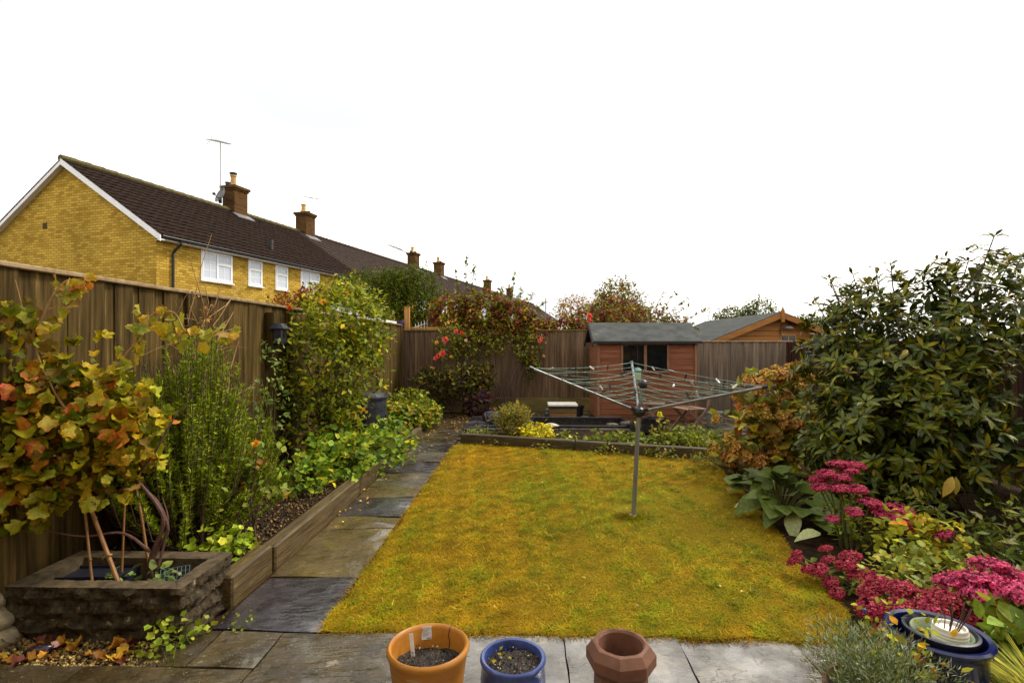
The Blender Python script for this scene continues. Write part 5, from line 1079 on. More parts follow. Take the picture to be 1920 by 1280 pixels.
for p, m_ in (((-2.62, 5.75, 1.95), redr), ((-2.3, 5.9, 2.03), apric)): bloom(rb_, m_, p, .035)
bush('rose_bush', 'thin rose with blue green leaves below the fence box', 'rose', (-2.65, 5.2, .14), [(-2.6, 5.25, 1.25, .1, .2, .35), (-2.62, 5.3, .85, .12, .25, .2)], 60, 4, tmpl_leaf(.28, .12, .1, 2), .06, [(.12, .17, .08), (.17, .22, .11), (.08, .12, .05)], st=9, stm='greenstem', r0=.005, spread=.12)
bush('ground_cover', 'mound of yellow green leaves beyond the compost bin', 'plant', (-2.3, 9.8, .13), [(-2.4, 9.4, .22, .4, .5, .26), (-2.1, 10.1, .2, .45, .5, .24), (-2.35, 10.6, .3, .4, .4, .3), (-1.95, 9.5, .16, .22, .4, .2)], 620, 4, tmpl_diamond(.36, .15, .15), .09, [(.1, .15, .02), (.17, .2, .025), (.25, .23, .03), (.06, .09, .015), (.3, .15, .03)], [3, 3, 2, 1.5, .6], st=14, r0=.005)
bush('dark_shrub', 'low dark arching shrub in the far left corner', 'shrub', (-1.6, 11.5, .1), [(-2.0, 11.5, .6, .45, .35, .4), (-1.4, 11.5, .72, .55, .35, .35), (-1.0, 11.6, .85, .3, .25, .32)], 480, 4, tmpl_diamond(.28, .25, .1), .10, [(.045, .05, .012), (.09, .085, .018), (.14, .10, .03), (.03, .035, .01)], st=20, r0=.01)
bush('purple_heuchera', 'low dark purple leafed plant on the far paving edge', 'plant', (-1.0, 11.2, .02), [(-1.05, 11.2, .25, .3, .22, .24)], 130, 3, GT, .085, [(.035, .012, .02), (.06, .02, .025), (.05, .035, .02)], st=8, r0=.004)
# climbing rose with coral flowers
cr = plant('climbing_rose', 'climbing rose with coral flowers on the far fence', 'rose'); mb = MB()
for bx_, ex_, ez in ((-.5, -1.3, 1.35), (-.48, -.95, 1.6), (-.45, -.55, 1.7), (-.3, -.1, 1.55), (-.28, .12, 1.35), (-.46, -.05, 1.7), (-.3, -.32, 1.7)): mb.tube([(bx_, 11.85, .08), (bx_+(ex_-bx_)*.15, 11.88, .5), (bx_+(ex_-bx_)*.5, 11.95, .9), (ex_, 12.0, ez)], [.02, .016, .012, .006], 7)
mb.build('stems', M['bark'], cr); CL = [(-1.75, 11.85, 1.5, .35, .15, .3), (-1.2, 11.95, 1.5, .5, .15, .28), (-.5, 11.95, 1.62, .5, .15, .26), (.05, 11.95, 1.5, .33, .15, .35), (-1.6, 11.9, 1.8, .4, .15, .15), (.2, 11.95, 1.15, .18, .1, .2)]
leafmesh('foliage', cr, M['leaf'], bush_leaves(CL, 560, 4, tmpl_diamond(.32, .15, .15), .062, [(.09, .12, .02), (.15, .17, .03), (.2, .18, .04), (.06, .075, .015), (.22, .1, .03)], [3, 3, 2, 2, .6]))
for k, (x, y, z, s, m_) in enumerate([(-1.83, 11.55, 1.33, .085, corals[0]), (-1.92, 11.55, 1.29, .07, corals[1]), (-1.98, 11.5, 1.23, .06, corals[0]), (-1.78, 11.6, 1.64, .085, corals[1]), (-1.97, 11.6, 1.58, .05, apric), (-1.55, 11.65, 1.83, .06, corals[0]), (-1.42, 11.65, 1.79, .055, redr), (-1.33, 11.7, 1.63, .045, pale), (.32, 11.7, 1.62, .06, corals[1]), (1.46, 11.95, 2.18, .08, corals[0]), (-1.65, 11.6, 1.27, .04, apric), (.36, 11.72, 1.68, .045, corals[0]), (1.46, 11.95, 2.08, .06, corals[1])]): bloom(cr, m_, (x, y, z), s)
CP = [(.13, .016, .02), (.2, .03, .025), (.10, .12, .018), (.17, .15, .025), (.28, .12, .02), (.07, .05, .015), (.3, .2, .03)]
bush('red_creeper', 'dark red and green creeper heaped over the far fence', 'creeper', (-.9, 12.5, .1), [(-1.75, 12.45, 2.2, .55, .3, .5), (-1.0, 12.45, 2.3, .6, .35, .5), (-.3, 12.4, 2.1, .55, .3, .5), (.1, 12.3, 1.85, .35, .25, .35), (-.7, 12.2, 1.85, .7, .2, .3)], 1900, 4, tmpl_diamond(.36, .2, .1), .088, CP, [2.0, 1.2, 3.2, 2.0, .9, 1.6, .5], st=16, droop=.2)
bush('red_creeper', 'low red creeper along the fence top left of the shed', 'creeper', (1.0, 12.5, .1), [(.8, 12.35, 2.0, .5, .2, .2), (1.5, 12.5, 2.1, .5, .25, .28), (2.2, 12.7, 2.3, .6, .3, .35), (.55, 12.35, 1.95, .3, .2, .15)], 560, 4, tmpl_diamond(.36, .2, .1), .08, CP, [2.6, 1.4, 2, 1.2, .7, 1.4, .4], st=12, droop=.2)
# tall thin shoots
def shoots(name, label, pts, leaf, pal, n=14, r0=.008, mat='leaf'):
    b = plant(name, label, 'shrub'); mb = MB(); parts = []
    for (x, y, z0, dx, z1) in pts:
        k = [Vector((x, y, z0)), Vector((x+dx*.3, y, z0+(z1-z0)*.5)), Vector((x+dx, y+random.gauss(0, .1), z1))]; mb.tube(k, [r0, r0*.7, r0*.3], 5)
        t = .25+.75*rng.random(n); P = A([(k[0]*(1-u)**2+k[1]*(2*u*(1-u))+k[2]*u*u)[:] for u in t]); D = norm(rand_dir(n)+A([0, 0, .2])); parts.append(cloud(tmpl_leaf(.3, .2, .15, 2), P, D, A([0, 0, 1.])+rand_dir(n)*.5, leaf*(.6+.7*rng.random(n)), pick(pal, n)))
    mb.build('stems', M['bark'], b); leafmesh('foliage', b, M[mat], parts); return b
shoots('tall_rose_shoots', 'tall leafy shoots rising above the red creeper', [(-1.5, 13, 1.5, -.25, 3.35), (-1.5, 13, 1.5, .05, 3.75), (-1.45, 13, 1.5, .2, 3.55), (-1.4, 13, 1.5, .45, 3.1), (-1.55, 13, 1.5, -.15, 3.0), (-1.3, 13, 1.5, .3, 2.9), (-.7, 13, 1.5, .1, 3.0), (-.5, 13, 1.5, .25, 3.25), (-.3, 13, 1.5, .2, 2.9), (-.3, 13, 1.5, .5, 2.85), (-.6, 13, 1.5, -.3, 2.8), (-.2, 13, 1.5, .65, 2.6)], .11, [(.08, .11, .02), (.12, .14, .025), (.055, .07, .015)], 62, .014)
shoots('sapling', 'sparse leafy sapling arching out behind the shed roof', [(3.3, 14, 1.6, .75, 2.95), (3.3, 14, 1.6, 1.1, 2.85), (3.2, 14, 1.6, 1.5, 2.75), (3.2, 14, 1.6, .5, 3.0), (3.4, 14, 1.6, 1.7, 2.55), (3.1, 14, 1.5, .3, 2.7)], .13, [(.11, .12, .025), (.15, .14, .03), (.08, .09, .02)], 22, .014)

# ---- shrubs and trees beyond the fences
def tree(name, label, base, lobes, n, leaf, pal, w=None, trunk_r=.12, st=18, T=None, mat='matt', cat='tree', group='trees and shrubs beyond the fences', **k):
    t = plant(name, label, cat, group=group); top = max(l[2] for l in lobes)
    MB().tube([base, (base[0]+.05, base[1], top*.5), (base[0], base[1], top)], [trunk_r, trunk_r*.7, trunk_r*.3], 8).build('trunk', M['bark'], t)
    stems('limbs', t, M['bark'], (base[0], base[1], base[2]+top*.35), lobes, st, trunk_r*.3, .006, wig=.12, spread=.05)
    leafmesh('crown', t, M[mat], bush_leaves(lobes, n, 5, T or tmpl_diamond(.36, .2, .1), leaf, pal, w, spread=leaf*2.6, **k)); return t
CG = [(.035, .055, .006), (.06, .085, .008), (.10, .12, .012), (.025, .035, .004)]
tree('conifer', 'dark green conifer mass behind the left fence, left one', (-4.9, 15, 0), [(-5.0, 15, 2.5, .9, .8, .95), (-4.5, 15, 2.9, .75, .7, .75), (-5.5, 15.2, 2.2, .7, .7, .7)], 3200, .085, CG, droop=.15, T=tmpl_diamond(.2, .2, .1))
tree('conifer', 'rounded dark green conifer left of the red creeper', (-3.4, 14.6, 0), [(-3.5, 14.6, 2.5, .8, .7, 1.1), (-3.0, 14.7, 2.7, .65, .6, 1.0), (-3.8, 14.6, 3.0, .5, .5, .6)], 3200, .085, CG, [2, 3, 2, 1], droop=.15, T=tmpl_diamond(.2, .2, .1))
tree('maple_shrub', 'red brown maple shrub below the terrace windows', (-5.0, 11.4, 0), [(-5.0, 11.4, 2.15, .65, .5, .45), (-4.7, 11.4, 2.45, .35, .35, .3)], 800, .07, [(.12, .05, .015), (.18, .09, .02), (.12, .10, .02), (.2, .04, .025)], trunk_r=.05, cat='shrub')
tree('tall_shrub', 'loose green shrub beside the terrace window', (-3.95, 11.5, 0), [(-3.9, 11.6, 2.5, .3, .3, .55), (-3.5, 11.8, 2.2, .35, .3, .35)], 330, .08, [(.11, .13, .02), (.17, .17, .025), (.08, .085, .02)], trunk_r=.04, cat='shrub', mat='leaf')
tree('broadleaf_tree', 'rounded autumn green tree behind the shed, tallest there', (4.0, 22, 0), [(3.9, 22, 3.1, .95, .9, 1.05), (4.1, 22, 2.4, 1.3, .9, .8), (3.6, 22, 2.7, .8, .8, .8)], 1900, .11, [(.10, .10, .018), (.16, .14, .02), (.22, .15, .02), (.07, .06, .015), (.2, .06, .02)], [3, 3, 1.2, 2, .5])
tree('bare_tree', 'thin brownish half bare tree left of the rounded tree', (2.6, 24, 0), [(2.3, 24, 2.9, .95, .8, .75), (2.9, 24, 2.5, .8, .8, .7)], 620, .10, [(.22, .13, .05), (.28, .17, .06), (.14, .09, .03)], st=50)
tree('hedge_shrub', 'dark mixed shrub just behind the shed roof', (4.0, 15, 0), [(3.6, 15, 1.95, .6, .5, .55), (4.3, 15.2, 1.8, .5, .5, .5), (2.8, 15, 2.0, .6, .5, .5), (2.2, 15, 2.0, .55, .5, .45)], 1100, .09, [(.10, .10, .02), (.16, .14, .025), (.16, .03, .02), (.06, .05, .015)], trunk_r=.06, cat='shrub', mat='leaf')
tree('broadleaf_tree', 'dark green tree behind the orange cabin roof', (13.2, 32, 0), [(12.6, 32, 2.7, 1.3, 1, 1.0), (14.2, 32, 3.0, .9, .9, 1.2), (13.3, 32, 2.4, 1.5, 1, .9)], 1700, .13, [(.06, .08, .018), (.09, .11, .025), (.045, .055, .015)])
tree('broadleaf_tree', 'small dark tree between the cabin roof and the rhododendron', (17.2, 32, 0), [(17.0, 32, 2.3, 1.1, 1, .9), (18.0, 32, 2.2, .9, .9, .8)], 1000, .13, [(.06, .085, .025), (.1, .12, .035), (.045, .06, .02)])
pm = thing('flag_pole', 'thin far off mast left of the shed', 'mast', (1.05, 27, 0)); MB().tube([(0, 0, 0), (0, 0, 3.9)], .022, 6).build('mast', M['pole'], pm); MB().tube([(-.12, 0, 3.7), (.12, 0, 3.7)], .012, 5).build('crossbar', M['pole'], pm)

# ---- rhododendron: whorls of large leaves
rh = plant('rhododendron', 'large dark rhododendron with whorled glossy leaves on the right', 'shrub')
RL = [(3.8, 5.25, 1.25, .9, .8, 1.0), (4.2, 5.0, 1.72, .62, .65, .7), (3.25, 5.45, 1.35, .42, .5, .75), (3.45, 5.0, .8, .72, .65, .72), (3.9, 4.7, .8, .62, .5, .62), (3.45, 5.4, 1.72, .45, .5, .48), (4.7, 5.3, 1.85, .5, .6, .6), (3.15, 5.2, .6, .45, .5, .5)]
stems('branches', rh, M['bark'], (3.7, 5.3, 0), RL, 60, .03, .008, wig=.1, spread=.15)
nr = 1150; Pc, Nc = shell(RL, nr, .82, 1.06); tip = A([(4.08, 4.65, 2.5), (4.2, 4.75, 2.38), (3.98, 4.8, 2.3), (2.98, 5.2, 2.2), (3.05, 5.3, 2.15), (3.2, 5.2, 2.25), (3.35, 5.1, 2.3), (3.5, 5.1, 2.33), (2.95, 5.4, 2.0), (4.35, 4.8, 2.3), (4.5, 4.85, 2.35)])
Pc = np.concatenate([Pc, tip]); Nc = np.concatenate([Nc, np.tile([0, -.2, 1.], (len(tip), 1))]); keep = (Pc[:, 2] > .15)&~((Pc[:, 0] > 4.25)&(Pc[:, 2] < 1.4)&(Pc[:, 1] < 5.3)); Pc, Nc = Pc[keep], Nc[keep]
axn = norm(Nc*.75+A([0, 0, .55])+rand_dir(len(Pc))*.3); Pl, Dl, Ul, Sl, Rl = [], [], [], [], []
for i in range(len(Pc)):
    k = rng.integers(7, 12); a = np.arange(k)*2.4+rng.random()*6; e1 = norm(np.cross(axn[i], rand_dir(1)[0])); e2 = np.cross(axn[i], e1); el = rng.normal(.45, .4, k)
    rad = np.cos(a)[:, None]*e1+np.sin(a)[:, None]*e2; d = norm(rad+axn[i]*el[:, None]); Pl.append(Pc[i]+rad*.012-axn[i]*rng.random((k, 1))*.03); Dl.append(d); Ul.append(axn[i]-rad*.3); Sl.append(.06+.06*rng.random(k)); Rl.append(np.full(k, i))
Pl, Dl, Ul, Sl = map(np.concatenate, (Pl, Dl, Ul, Sl)); n = len(Pl)
view = norm(A([0, 0, 1.55])-Pl); score = np.linalg.norm(Pl-A([0, 0, 1.55]), axis=1) - .9*(view*np.repeat(Nc, [len(np.where(np.concatenate(Rl) == i)[0]) for i in range(len(Pc))], 0)).sum(1) + 5*(Pl[:, 0]/Pl[:, 1] > .94)
order = np.argsort(score); big, rest = order[:300], order[300:]
tw_ = MB()
for p in tip: e = Vector(p); c_ = Vector((3.75, 5.2, 1.2)); tw_.tube([e, e.lerp(c_, .12)+Vector((0, 0, -.1)), e.lerp(c_, .4)], [.004, .006, .01], 5)
tw_.build('twigs', M['bark'], rh)['kind'] = 'stuff'; RT = tmpl_leaf(.165, .22, .25, 4, 1.0); RP = [(.045, .072, .008), (.08, .105, .012), (.13, .145, .016), (.025, .042, .007), (.18, .17, .02)]
RM = leafmat('rhododendron_leaf', .33, .12, [tuple(A(q)*A([1.5, 1.3, .6])) for q in (RP[3], RP[0], RP[1], RP[0], RP[2], RP[1])], .3, 12); RMS = [tmesh('leaf', tmpl_leaf(.165, dr_, .25, 4, 1.0), RM) for dr_ in (.1, .22, .36)]
for j in big: obj('leaf', RMS[j % 3], rh, matrix=basis(Pl[j], Dl[j], Ul[j], Sl[j]))
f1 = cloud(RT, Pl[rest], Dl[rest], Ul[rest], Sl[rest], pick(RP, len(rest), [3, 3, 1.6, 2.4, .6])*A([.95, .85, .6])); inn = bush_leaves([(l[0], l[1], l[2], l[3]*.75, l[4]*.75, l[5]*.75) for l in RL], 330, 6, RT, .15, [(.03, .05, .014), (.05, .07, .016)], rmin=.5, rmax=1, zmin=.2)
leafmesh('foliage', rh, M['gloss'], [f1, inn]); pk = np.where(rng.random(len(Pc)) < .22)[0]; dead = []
for i in pk: k = 14; dd_ = norm(rand_dir(k)*.8+axn[i]); dead.append(cloud(tmpl_needle(.06), np.tile(Pc[i], (k, 1)), dd_, rand_dir(k), .05+.02*rng.random(k), pick([(.2, .14, .03), (.26, .2, .04), (.16, .09, .03)], k)))
leafmesh('seed_heads', rh, M['matt'], dead)
yl = leafmat('yellowing_leaf', .45, .2, [(.28, .24, .04), (.4, .2, .02), (.3, .26, .05)]); ym = tmesh('leaf', tmpl_leaf(.2, .3, .25, 4, 1.0), yl)
for p, d, s in (((3.0, 3.75, .62), (-.6, -.5, -.55), .17), ((3.02, 3.75, .62), (-.1, -.4, -.9), .12), ((2.72, 3.75, .55), (.4, -.3, -.7), .09), ((3.35, 4.35, 1.05), (-.2, -.2, -1), .1), ((3.3, 4.6, 1.5), (-.6, -.5, -.2), .1)): tag(obj('leaf', ym, rh, matrix=basis(p, d, (0, -.8, .6), s)), 'yellowing leaf')

# ---- hydrangea
hy = plant('hydrangea', 'hydrangea covered in faded rust brown flower heads', 'shrub'); HL = [(2.72, 6.3, .42, .45, .45, .42), (2.95, 6.35, .85, .36, .36, .4), (3.15, 6.2, .5, .4, .4, .5)]
stems('stems', hy, M['bark'], (2.95, 6.35, .0), HL, 30, .008); leafmesh('foliage', hy, M['leaf'], bush_leaves(HL, 260, 4, tmpl_leaf(.34, .2, .15, 3), .11, [(.10, .12, .02), (.2, .19, .03), (.3, .25, .04), (.22, .08, .03), (.12, .08, .02)], [3, 2, 1, 1, 1]))
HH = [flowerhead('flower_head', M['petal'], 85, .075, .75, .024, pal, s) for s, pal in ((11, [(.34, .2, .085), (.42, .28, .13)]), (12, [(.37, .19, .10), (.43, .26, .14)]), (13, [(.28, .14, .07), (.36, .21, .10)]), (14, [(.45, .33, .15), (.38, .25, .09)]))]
Ph, Nh = shell(HL, 400, .9, 1.1); k = (Ph[:, 2] > .08)&(Nh[:, 1] < .35)&(Nh[:, 2] > -.6); Ph, Nh = Ph[k], Nh[k]; ch_ = []
for i in range(len(Ph)):
    if all(np.linalg.norm(Ph[i]-Ph[j]) > .095 for j in ch_): ch_.append(i)
for p, d in [(Ph[i], Nh[i]) for i in ch_[:66]]+[(A(q), A([-.3, -.5, .8])) for q in ((3.05, 6.1, 1.28), (3.15, 6.1, 1.31), (2.95, 6.05, 1.2), (2.85, 6.1, 1.18), (3.2, 6.0, 1.15), (2.7, 6.1, 1.1))]:
    d = Vector(d)+Vector((0, -.3, .5)); obj('flower_head', random.choice(HH), hy, matrix=basis(p, d.orthogonal(), d, random.uniform(.75, 1.15)))
# ---- bergenia: paddle leaves one by one
bg_ = plant('bergenia', 'clump of broad glossy paddle leaves at the lawn edge', 'plant')
BM = leafmat('bergenia_leaf', .42, .15, [(.045, .07, .010), (.075, .105, .014), (.11, .14, .02), (.06, .09, .010)], .16, 8); BY = leafmat('bergenia_pale_leaf', .4, .2, [(.3, .34, .1), (.4, .42, .16)], .4, 8)
BT = [tmesh('leaf', tmpl_leaf(.36, dr_, .18, 6, .72), BM) for dr_ in (.15, .35, .55)]; BYm = tmesh('leaf', tmpl_leaf(.3, .4, .2, 6, .72), BY); stk = MB()
for i in range(58):
    a = random.random()*6.283; q = random.random()**.7; c_ = Vector((2.33, 4.85, .03)); rad = Vector((math.cos(a)*.34*q, math.sin(a)*.55*q, 0)); p = c_+rad+Vector((0, 0, .12+.2*(1-q)*random.uniform(.7, 1.2)))
    if p.x < 2.08: p.x = 2.08+random.random()*.05
    d = Vector((rad.x*2.2+random.gauss(0, .2), rad.y*1.6+random.gauss(-.12, .2), random.uniform(-.1, .55)*(1.1-q))); s = random.uniform(.17, .27)
    obj('leaf', random.choice(BT), bg_, matrix=basis(p, d, (random.gauss(0, .3), random.gauss(-.25, .3), 1), s)); stk.tube([c_+rad*.3, (c_+rad*.3+p)/2+Vector((0, 0, .03)), p], .008, 5)
for p, d, s in (((2.2, 4.35, .16), (-.35, -.6, -.45), .22), ((2.27, 4.08, .1), (-.9, -.1, .05), .2), ((2.06, 4.95, .06), (-1, -.2, .05), .11)): tag(obj('leaf', BYm, bg_, matrix=basis(p, d, (-.3, -.2, 1), s)), 'pale yellow green leaf')
stk.build('leaf_stalks', M['greenstem'], bg_)

# ---- sedums: domed flower heads
SP = [(.42, .03, .10), (.5, .06, .15), (.32, .022, .065), (.28, .07, .06)]; SP2 = [(.34, .022, .065), (.42, .045, .10), (.26, .018, .045), (.24, .07, .045)]; SP3 = [(.48, .045, .14), (.40, .03, .10), (.56, .1, .21), (.3, .04, .07)]
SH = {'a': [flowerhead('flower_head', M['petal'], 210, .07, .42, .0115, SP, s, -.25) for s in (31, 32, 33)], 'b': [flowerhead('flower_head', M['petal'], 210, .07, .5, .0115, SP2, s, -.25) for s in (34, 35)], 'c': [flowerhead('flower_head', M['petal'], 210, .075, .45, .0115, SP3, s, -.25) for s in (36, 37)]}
def sedum(label, base, heads, kind, leafpal, nleaf=5, droop=0, lsize=.062):
    s = plant('sedum', label, 'flower', group='pink sedums along the right bed'); mb = MB(); parts = []
    for (x, y, z, sc) in heads:
        h = Vector((x, y, z)); b = Vector((base[0]+(x-base[0])*.25+random.gauss(0, .02), base[1]+(y-base[1])*.25+random.gauss(0, .02), .015)); m1 = b.lerp(h, .5)+Vector((0, 0, .1*(h-b).length+droop)); pts = [b, m1, h-Vector((0, 0, .006))]; mb.tube(pts, [.006, .0055, .0045], 6)
        for a in (0, 2.1, 4.2): mb.tube([b.lerp(h, .82)+Vector((0, 0, .01)), h+Vector((math.cos(a)*.035*sc, math.sin(a)*.035*sc, .0))], .0022, 4)
        dd_ = (h-m1).normalized()*.5+Vector((0, 0, .7)); obj('flower_head', random.choice(SH[kind]), s, matrix=basis(h, dd_.orthogonal(), dd_, sc))
        n = nleaf; t = .15+.65*rng.random(n); P = A([(b*(1-u)**2+m1*(2*u*(1-u))+h*u*u)[:] for u in t]); parts.append(cloud(tmpl_leaf(.3, .1, .35, 4, .9), P, norm(rand_dir(n)*A([1, 1, .4])+A([0, 0, .25])), A([0, 0, 1.])+rand_dir(n)*.4, lsize*(.7+.5*rng.random(n)), pick(leafpal, n)))
    mb.build('stems', M['greenstem'], s); leafmesh('foliage', s, M['matt'], parts); return s
LG = [(.12, .17, .03), (.2, .24, .04), (.32, .3, .04), (.09, .13, .03)]; LD = [(.08, .12, .04), (.12, .17, .05), (.16, .2, .05)]
random.seed(11)
def hd(c, n, sx, sy, sz, sc=(.75, 1.15), mind=.07):
    o_ = []; tr = 0
    while len(o_) < n and tr < 3000:
        tr += 1; p = (c[0]+random.uniform(-sx, sx), c[1]+random.uniform(-sy, sy), c[2]+random.uniform(-sz, sz))
        if all(math.dist(p[:2], q[:2]) > mind for q in o_): o_.append((*p, random.uniform(*sc)))
    return o_
sedum('tall pink sedum leaning over the bergenia', (2.45, 4.0), [(2.30, 4.05, .56, 1), (2.42, 4.1, .62, 1.05), (2.56, 4.15, .60, 1.1), (2.22, 4.0, .47, .9), (2.33, 3.95, .48, 1), (2.46, 3.95, .47, 1.1), (2.28, 4.12, .5, 1), (2.38, 4.02, .54, 1), (2.5, 3.85, .4, 1), (2.55, 3.8, .34, 1.1), (2.6, 3.72, .33, 1.1), (2.68, 3.8, .36, 1.2), (2.35, 3.8, .35, .8), (2.2, 3.8, .3, .6), (2.47, 4.05, .58, .9), (2.62, 3.7, .28, 1)], 'a', LG, 7)
sedum('low magenta sedum flopping onto the lawn edge', (2.15, 3.35), [(1.78, 3.5, .12, .75), (1.82, 3.42, .1, .6), (1.86, 3.36, .12, .8), (1.9, 3.3, .07, .7), (1.88, 3.2, .05, .6), (2.02, 3.34, .16, .9), (2.08, 3.4, .19, .9), (2.04, 3.26, .12, .8), (1.95, 3.42, .16, .6), (2.08, 3.28, .14, .8), (1.8, 3.52, .16, .5), (1.98, 3.5, .2, .6), (2.02, 3.08, .17, 1.0), (2.08, 3.02, .14, .9)], 'b', LD, 4, -.02)
sedum('deep crimson sedum heads beside the navy pot', (2.05, 2.75), hd((1.98, 2.72, .25), 10, .17, .14, .05, (.85, 1.15), .085)+[(1.77, 2.72, .2, 1.05), (1.8, 2.62, .16, 1), (1.83, 2.82, .24, .9)], 'b', LD, 5)
sedum('bright pink sedum heads at the right frame edge', (2.3, 2.62), hd((2.36, 2.6, .38), 9, .15, .13, .045, (.85, 1.15), .09)+[(2.16, 2.7, .35, 1.0), (2.2, 2.6, .34, 1.05)], 'c', LD, 6)
sedum('small dark pink sedum deep under the rhododendron', (3.05, 3.3), [(2.75, 3.5, .3, .8), (3.1, 3.25, .42, .6), (3.3, 3.3, .38, .6), (3.28, 3.2, .3, .5), (3.2, 3.3, .45, .5)], 'a', LD, 5)
bush('sedum_leaves', 'yellowing sedum leaves below the tall pink sedum', 'plant', (2.6, 3.62, .02), [(2.62, 3.62, .22, .2, .15, .14), (2.78, 3.55, .2, .14, .12, .12)], 120, 3, tmpl_leaf(.3, .1, .35, 4, .9), .062, [(.2, .23, .03), (.3, .28, .04), (.4, .3, .04), (.4, .2, .02)], [3, 3, 1, .5], st=12, stm='greenstem', r0=.005, mat='matt')
bush('cranesbill', 'ferny pale green plant between the sedums', 'plant', (2.3, 3.1, .02), [(2.2, 3.1, .14, .22, .25, .14), (2.5, 3.2, .16, .25, .25, .14), (2.1, 2.9, .1, .15, .15, .1)], 260, 3, GT, .045, [(.15, .19, .05), (.22, .25, .08), (.1, .13, .04), (.26, .24, .06)], st=10, stm='greenstem', r0=.003, zmin=.0)
bush('bed_greenery', 'dark low greenery below the rhododendron', 'plant', (3.2, 3.8, .02), [(3.0, 3.7, .18, .4, .4, .2), (3.4, 3.6, .2, .4, .4, .22), (2.9, 4.4, .2, .4, .4, .22), (3.1, 3.1, .2, .4, .3, .2), (2.75, 2.85, .2, .3, .2, .2)], 420, 4, tmpl_leaf(.22, .2, .15, 2), .075, [(.05, .07, .018), (.08, .10, .025), (.12, .12, .03), (.03, .045, .012)], st=20, r0=.004, zmin=.0)
bush('leafy_plant', 'leafy green plant at the right frame edge above the grass pot', 'plant', (2.3, 2.5, .02), [(2.35, 2.5, .24, .16, .14, .14), (2.2, 2.42, .18, .12, .1, .1)], 70, 4, tmpl_leaf(.26, .2, .2, 4, .9), .10, [(.09, .15, .03), (.15, .21, .05), (.22, .24, .05)], st=10, stm='greenstem', r0=.005)

# ---- potted plants at the lower right
lv = thing('lavender_pot', 'terracotta pot of silvery lavender beside the navy pot', 'potted plant', (1.3, 1.98, .018)); smooth_by_angle(MB().lathe([(.11, 0), (.115, 0), (.155, .2), (.168, .205), (.17, .245), (.155, .248), (.15, .235), (.14, .15)], 48).build('pot', M['terracotta_old'], lv), 50); MB().lathe([(0, .225), (.148, .22)], 32).build('soil', M['compost'], lv)
n = 7000; b = rng.normal(0, .05, (n, 2)); u = rng.random(n); dirs = norm(np.stack([b[:, 0]*8+rng.normal(0, .25, n), b[:, 1]*8+rng.normal(0, .25, n), np.full(n, 1.0)], 1)); P = np.stack([b[:, 0], b[:, 1], np.full(n, .22)], 1)+dirs*(u*.22)[:, None]
leafmesh('foliage', lv, M['matt'], [cloud(tmpl_diamond(.1, .1, .1), P, norm(dirs+rand_dir(n)*.7), rand_dir(n), .018+.010*rng.random(n), pick([(.10, .13, .075), (.16, .19, .125), (.07, .10, .04), (.24, .27, .2)], n)),
  bush_leaves([(.17, .1, .4, .1, .1, .09), (.2, -.02, .3, .1, .1, .06)], 26, 4, tmpl_leaf(.32, .15, .15, 3), .036, [(.26, .28, .03), (.2, .22, .03), (.38, .2, .03)], zmin=.2), bush_leaves([(.02, -.1, .24, .12, .06, .04)], 22, 3, tmpl_leaf(.3, .15, .15, 3), .035, [(.2, .22, .03), (.13, .17, .03)], zmin=.2)])
mb = MB()
for i in range(7): a = random.random()*6.28; mb.tube([(.02, 0, .22), (.1+.04*math.cos(a), .04*math.sin(a), .32), (.17+.07*math.cos(a), .05+.08*math.sin(a), .41)], .002, 4)
mb.build('stems', M['bark'], lv); vf = MB().lathe([(0, .02), (.006, .018), (.008, .01), (.004, 0), (0, 0)], 8, (.04, .12, .47)); vf.build('flower', M['purple'], lv); MB().tube([(.03, .1, .25), (.04, .12, .475)], .0015, 4).build('flower_stem', M['greenstem'], lv)
gp = thing('grass_pot', 'tuft of yellow green grass in a dark pot at the lower right corner', 'potted plant', (1.98, 2.02, .018)); smooth_by_angle(MB().lathe([(.1, 0), (.13, .14), (.14, .15), (.14, .175), (.125, .175), (.115, .1)], 40).build('pot', M['blackglaze'], gp), 50); MB().lathe([(0, .155), (.12, .15)], 24).build('soil', M['compost'], gp)
n = 420; a = rng.random(n)*6.28; q = rng.random(n); leafmesh('grass_blades', gp, M['matt'], cloud(tmpl_blade(.014, .45), np.stack([.08*q*np.cos(a), .08*q*np.sin(a), np.full(n, .15)], 1), np.stack([np.cos(a)*(.4+.8*q), np.sin(a)*(.4+.8*q), np.full(n, 1.)], 1), np.tile([0, 0, 1.], (n, 1)), .14+.14*rng.random(n), pick([(.2, .24, .04), (.3, .3, .06), (.12, .16, .03), (.42, .36, .12)], n)))
# ---- trough and path-side weeds
bush('primrose', 'crinkled green plant at the foot of the vine in the trough', 'plant', (-2.1, 2.88, .16), [(-2.1, 2.86, .21, .1, .07, .06)], 16, 3, tmpl_leaf(.34, .3, .2, 3), .055, [(.06, .085, .04), (.09, .11, .05)], st=0, zmin=.15, upbias=.8)
bush('trough_herb', 'small blue green herb in the front left of the trough', 'plant', (-2.25, 2.82, .16), [(-2.27, 2.81, .22, .09, .05, .04), (-2.0, 2.84, .2, .04, .04, .05)], 40, 3, tmpl_diamond(.4, .1, .1), .03, [(.12, .18, .10), (.09, .14, .06)], st=0, zmin=.15)
bush('weed', 'small green weed at the front corner of the trough', 'plant', (-1.78, 2.56, .01), [(-1.82, 2.57, .05, .09, .06, .06), (-1.72, 2.66, .04, .04, .06, .04)], 36, 3, GT, .036, [(.14, .2, .03), (.2, .24, .04)], st=5, stm='greenstem', r0=.002, zmin=-.02)
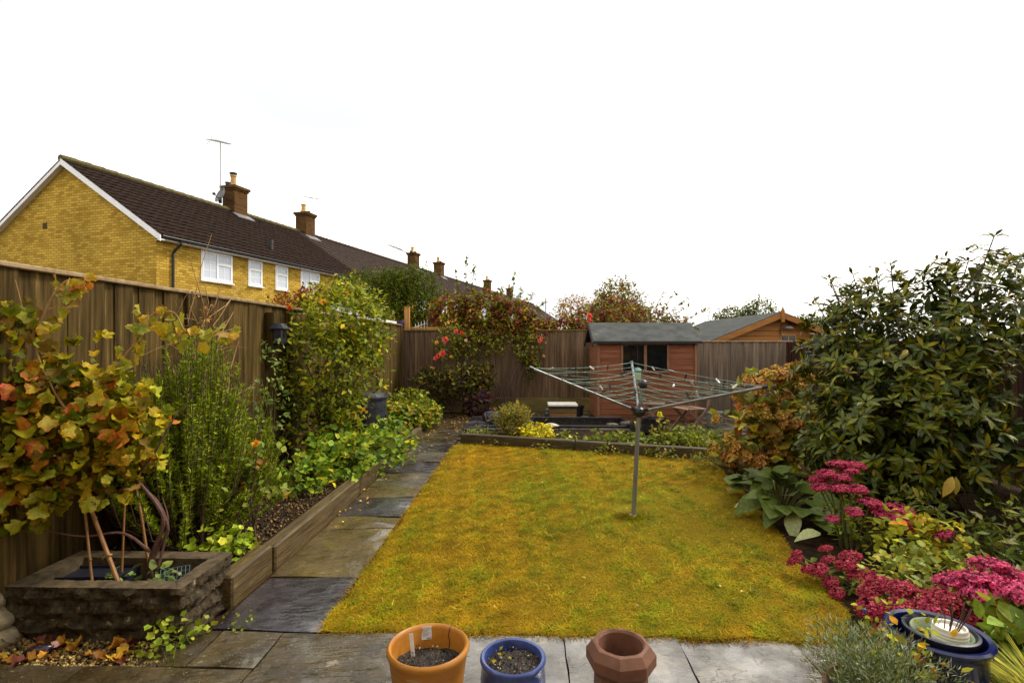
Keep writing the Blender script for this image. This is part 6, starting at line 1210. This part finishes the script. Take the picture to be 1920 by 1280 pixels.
bush('weed', 'tiny weed growing in the patio joint by the dark slab', 'plant', (-1.58, 2.77, .01), [(-1.56, 2.775, .02, .05, .015, .015)], 12, 3, tmpl_diamond(.4, .1, .1), .018, [(.16, .2, .03)], st=0, zmin=0)
# ---- pond side
bush('grey_lavender', 'grey green tufted plant at the pond edge', 'plant', (-.18, 8.25, .1), [(-.18, 8.28, .26, .25, .16, .18), (-.22, 8.3, .42, .26, .16, .12)], 380, 5, tmpl_diamond(.1, .1, .1), .085, [(.13, .15, .06), (.18, .19, .08), (.22, .2, .06), (.25, .16, .04)], st=14, r0=.003, mat='matt', upbias=1.2, zmin=.08)
bush('golden_plant', 'bright yellow low plant on the pond bed', 'plant', (.22, 8.02, .1), [(.2, 8.02, .2, .22, .12, .1), (.08, 8.04, .16, .12, .08, .07)], 170, 3, tmpl_diamond(.42, .1, .1), .055, [(.5, .44, .02), (.58, .5, .04), (.4, .38, .03)], st=6, stm='greenstem', r0=.003, zmin=.08)
bush('strawberry_plant', 'green leafy cover on the right of the pond bed', 'plant', (1.5, 7.8, .1), [(1.0, 7.72, .15, .2, .12, .05), (1.45, 7.65, .16, .25, .14, .07), (2.0, 7.6, .16, .3, .2, .08), (2.4, 7.7, .18, .3, .25, .12), (.65, 7.85, .14, .14, .08, .04)], 300, 3, GT, .06, [(.10, .15, .03), (.16, .2, .04), (.2, .22, .04), (.07, .10, .02)], st=14, stm='greenstem', r0=.003, zmin=.06)
bush('creeping_green', 'low green creeper at the left end of the pond bed', 'plant', (-.7, 8.25, .1), [(-.7, 8.25, .14, .25, .1, .04)], 130, 3, tmpl_diamond(.4, .1, .1), .03, [(.14, .18, .05), (.2, .22, .07)], st=0, zmin=.08)
bush('edge_weeds', 'weeds and ivy along the foot of the pond sleeper', 'plant', (1.6, 7.15, .0), [(1.4, 7.27, .05, .5, .06, .06), (2.0, 7.05, .06, .4, .1, .07), (2.35, 6.7, .06, .2, .25, .08), (.5, 7.55, .04, .4, .04, .05), (-.4, 7.82, .03, .3, .03, .04)], 330, 3, tmpl_diamond(.4, .1, .1), .04, [(.08, .10, .02), (.13, .15, .03), (.2, .14, .03)], st=0, zmin=0)
ep = shoots('evening_primrose', 'upright evening primrose with one yellow flower by the pond', [(1.98, 7.7, .1, -.02, .5), (2.02, 7.7, .1, .05, .42), (1.94, 7.72, .1, -.08, .36), (1.75, 7.9, .1, -.05, .35), (2.05, 7.7, .1, .1, .3)], .065, [(.16, .19, .03), (.24, .24, .05), (.3, .24, .05)], 34, .004)
obj('flower', rosebloom('flower', M['petal'], [(.8, .7, .03), (.75, .62, .05)], 9), ep, matrix=basis((1.95, 7.66, .53), (1, 0, 0), (0, -1, .3), .045))
n = 150; leafmesh_o = plant('long_grass', 'long grass tuft between the pond bed and the hydrangea', 'grass tuft'); a = rng.random(n)*6.28
leafmesh('blades', leafmesh_o, M['matt'], cloud(tmpl_blade(.02, .4), np.stack([2.45+rng.normal(0, .12, n), 7.5+rng.normal(0, .12, n), np.full(n, .05)], 1), np.stack([np.cos(a)*.5, np.sin(a)*.5, np.ones(n)], 1), np.tile([0, 0, 1.], (n, 1)), .2+.18*rng.random(n), pick([(.14, .18, .03), (.2, .22, .04)], n)))
bush('ivy', 'thin ivy trail on the far fence right of the rose', 'plant', (.15, 12.05, .1), [(.15, 12.05, 1.0, .1, .04, .12), (.12, 12.05, .75, .1, .04, .1), (.05, 12.05, 1.2, .08, .04, .1)], 40, 3, tmpl_diamond(.42, .1, .1), .055, [(.05, .07, .02), (.08, .10, .03)], st=4, r0=.003)
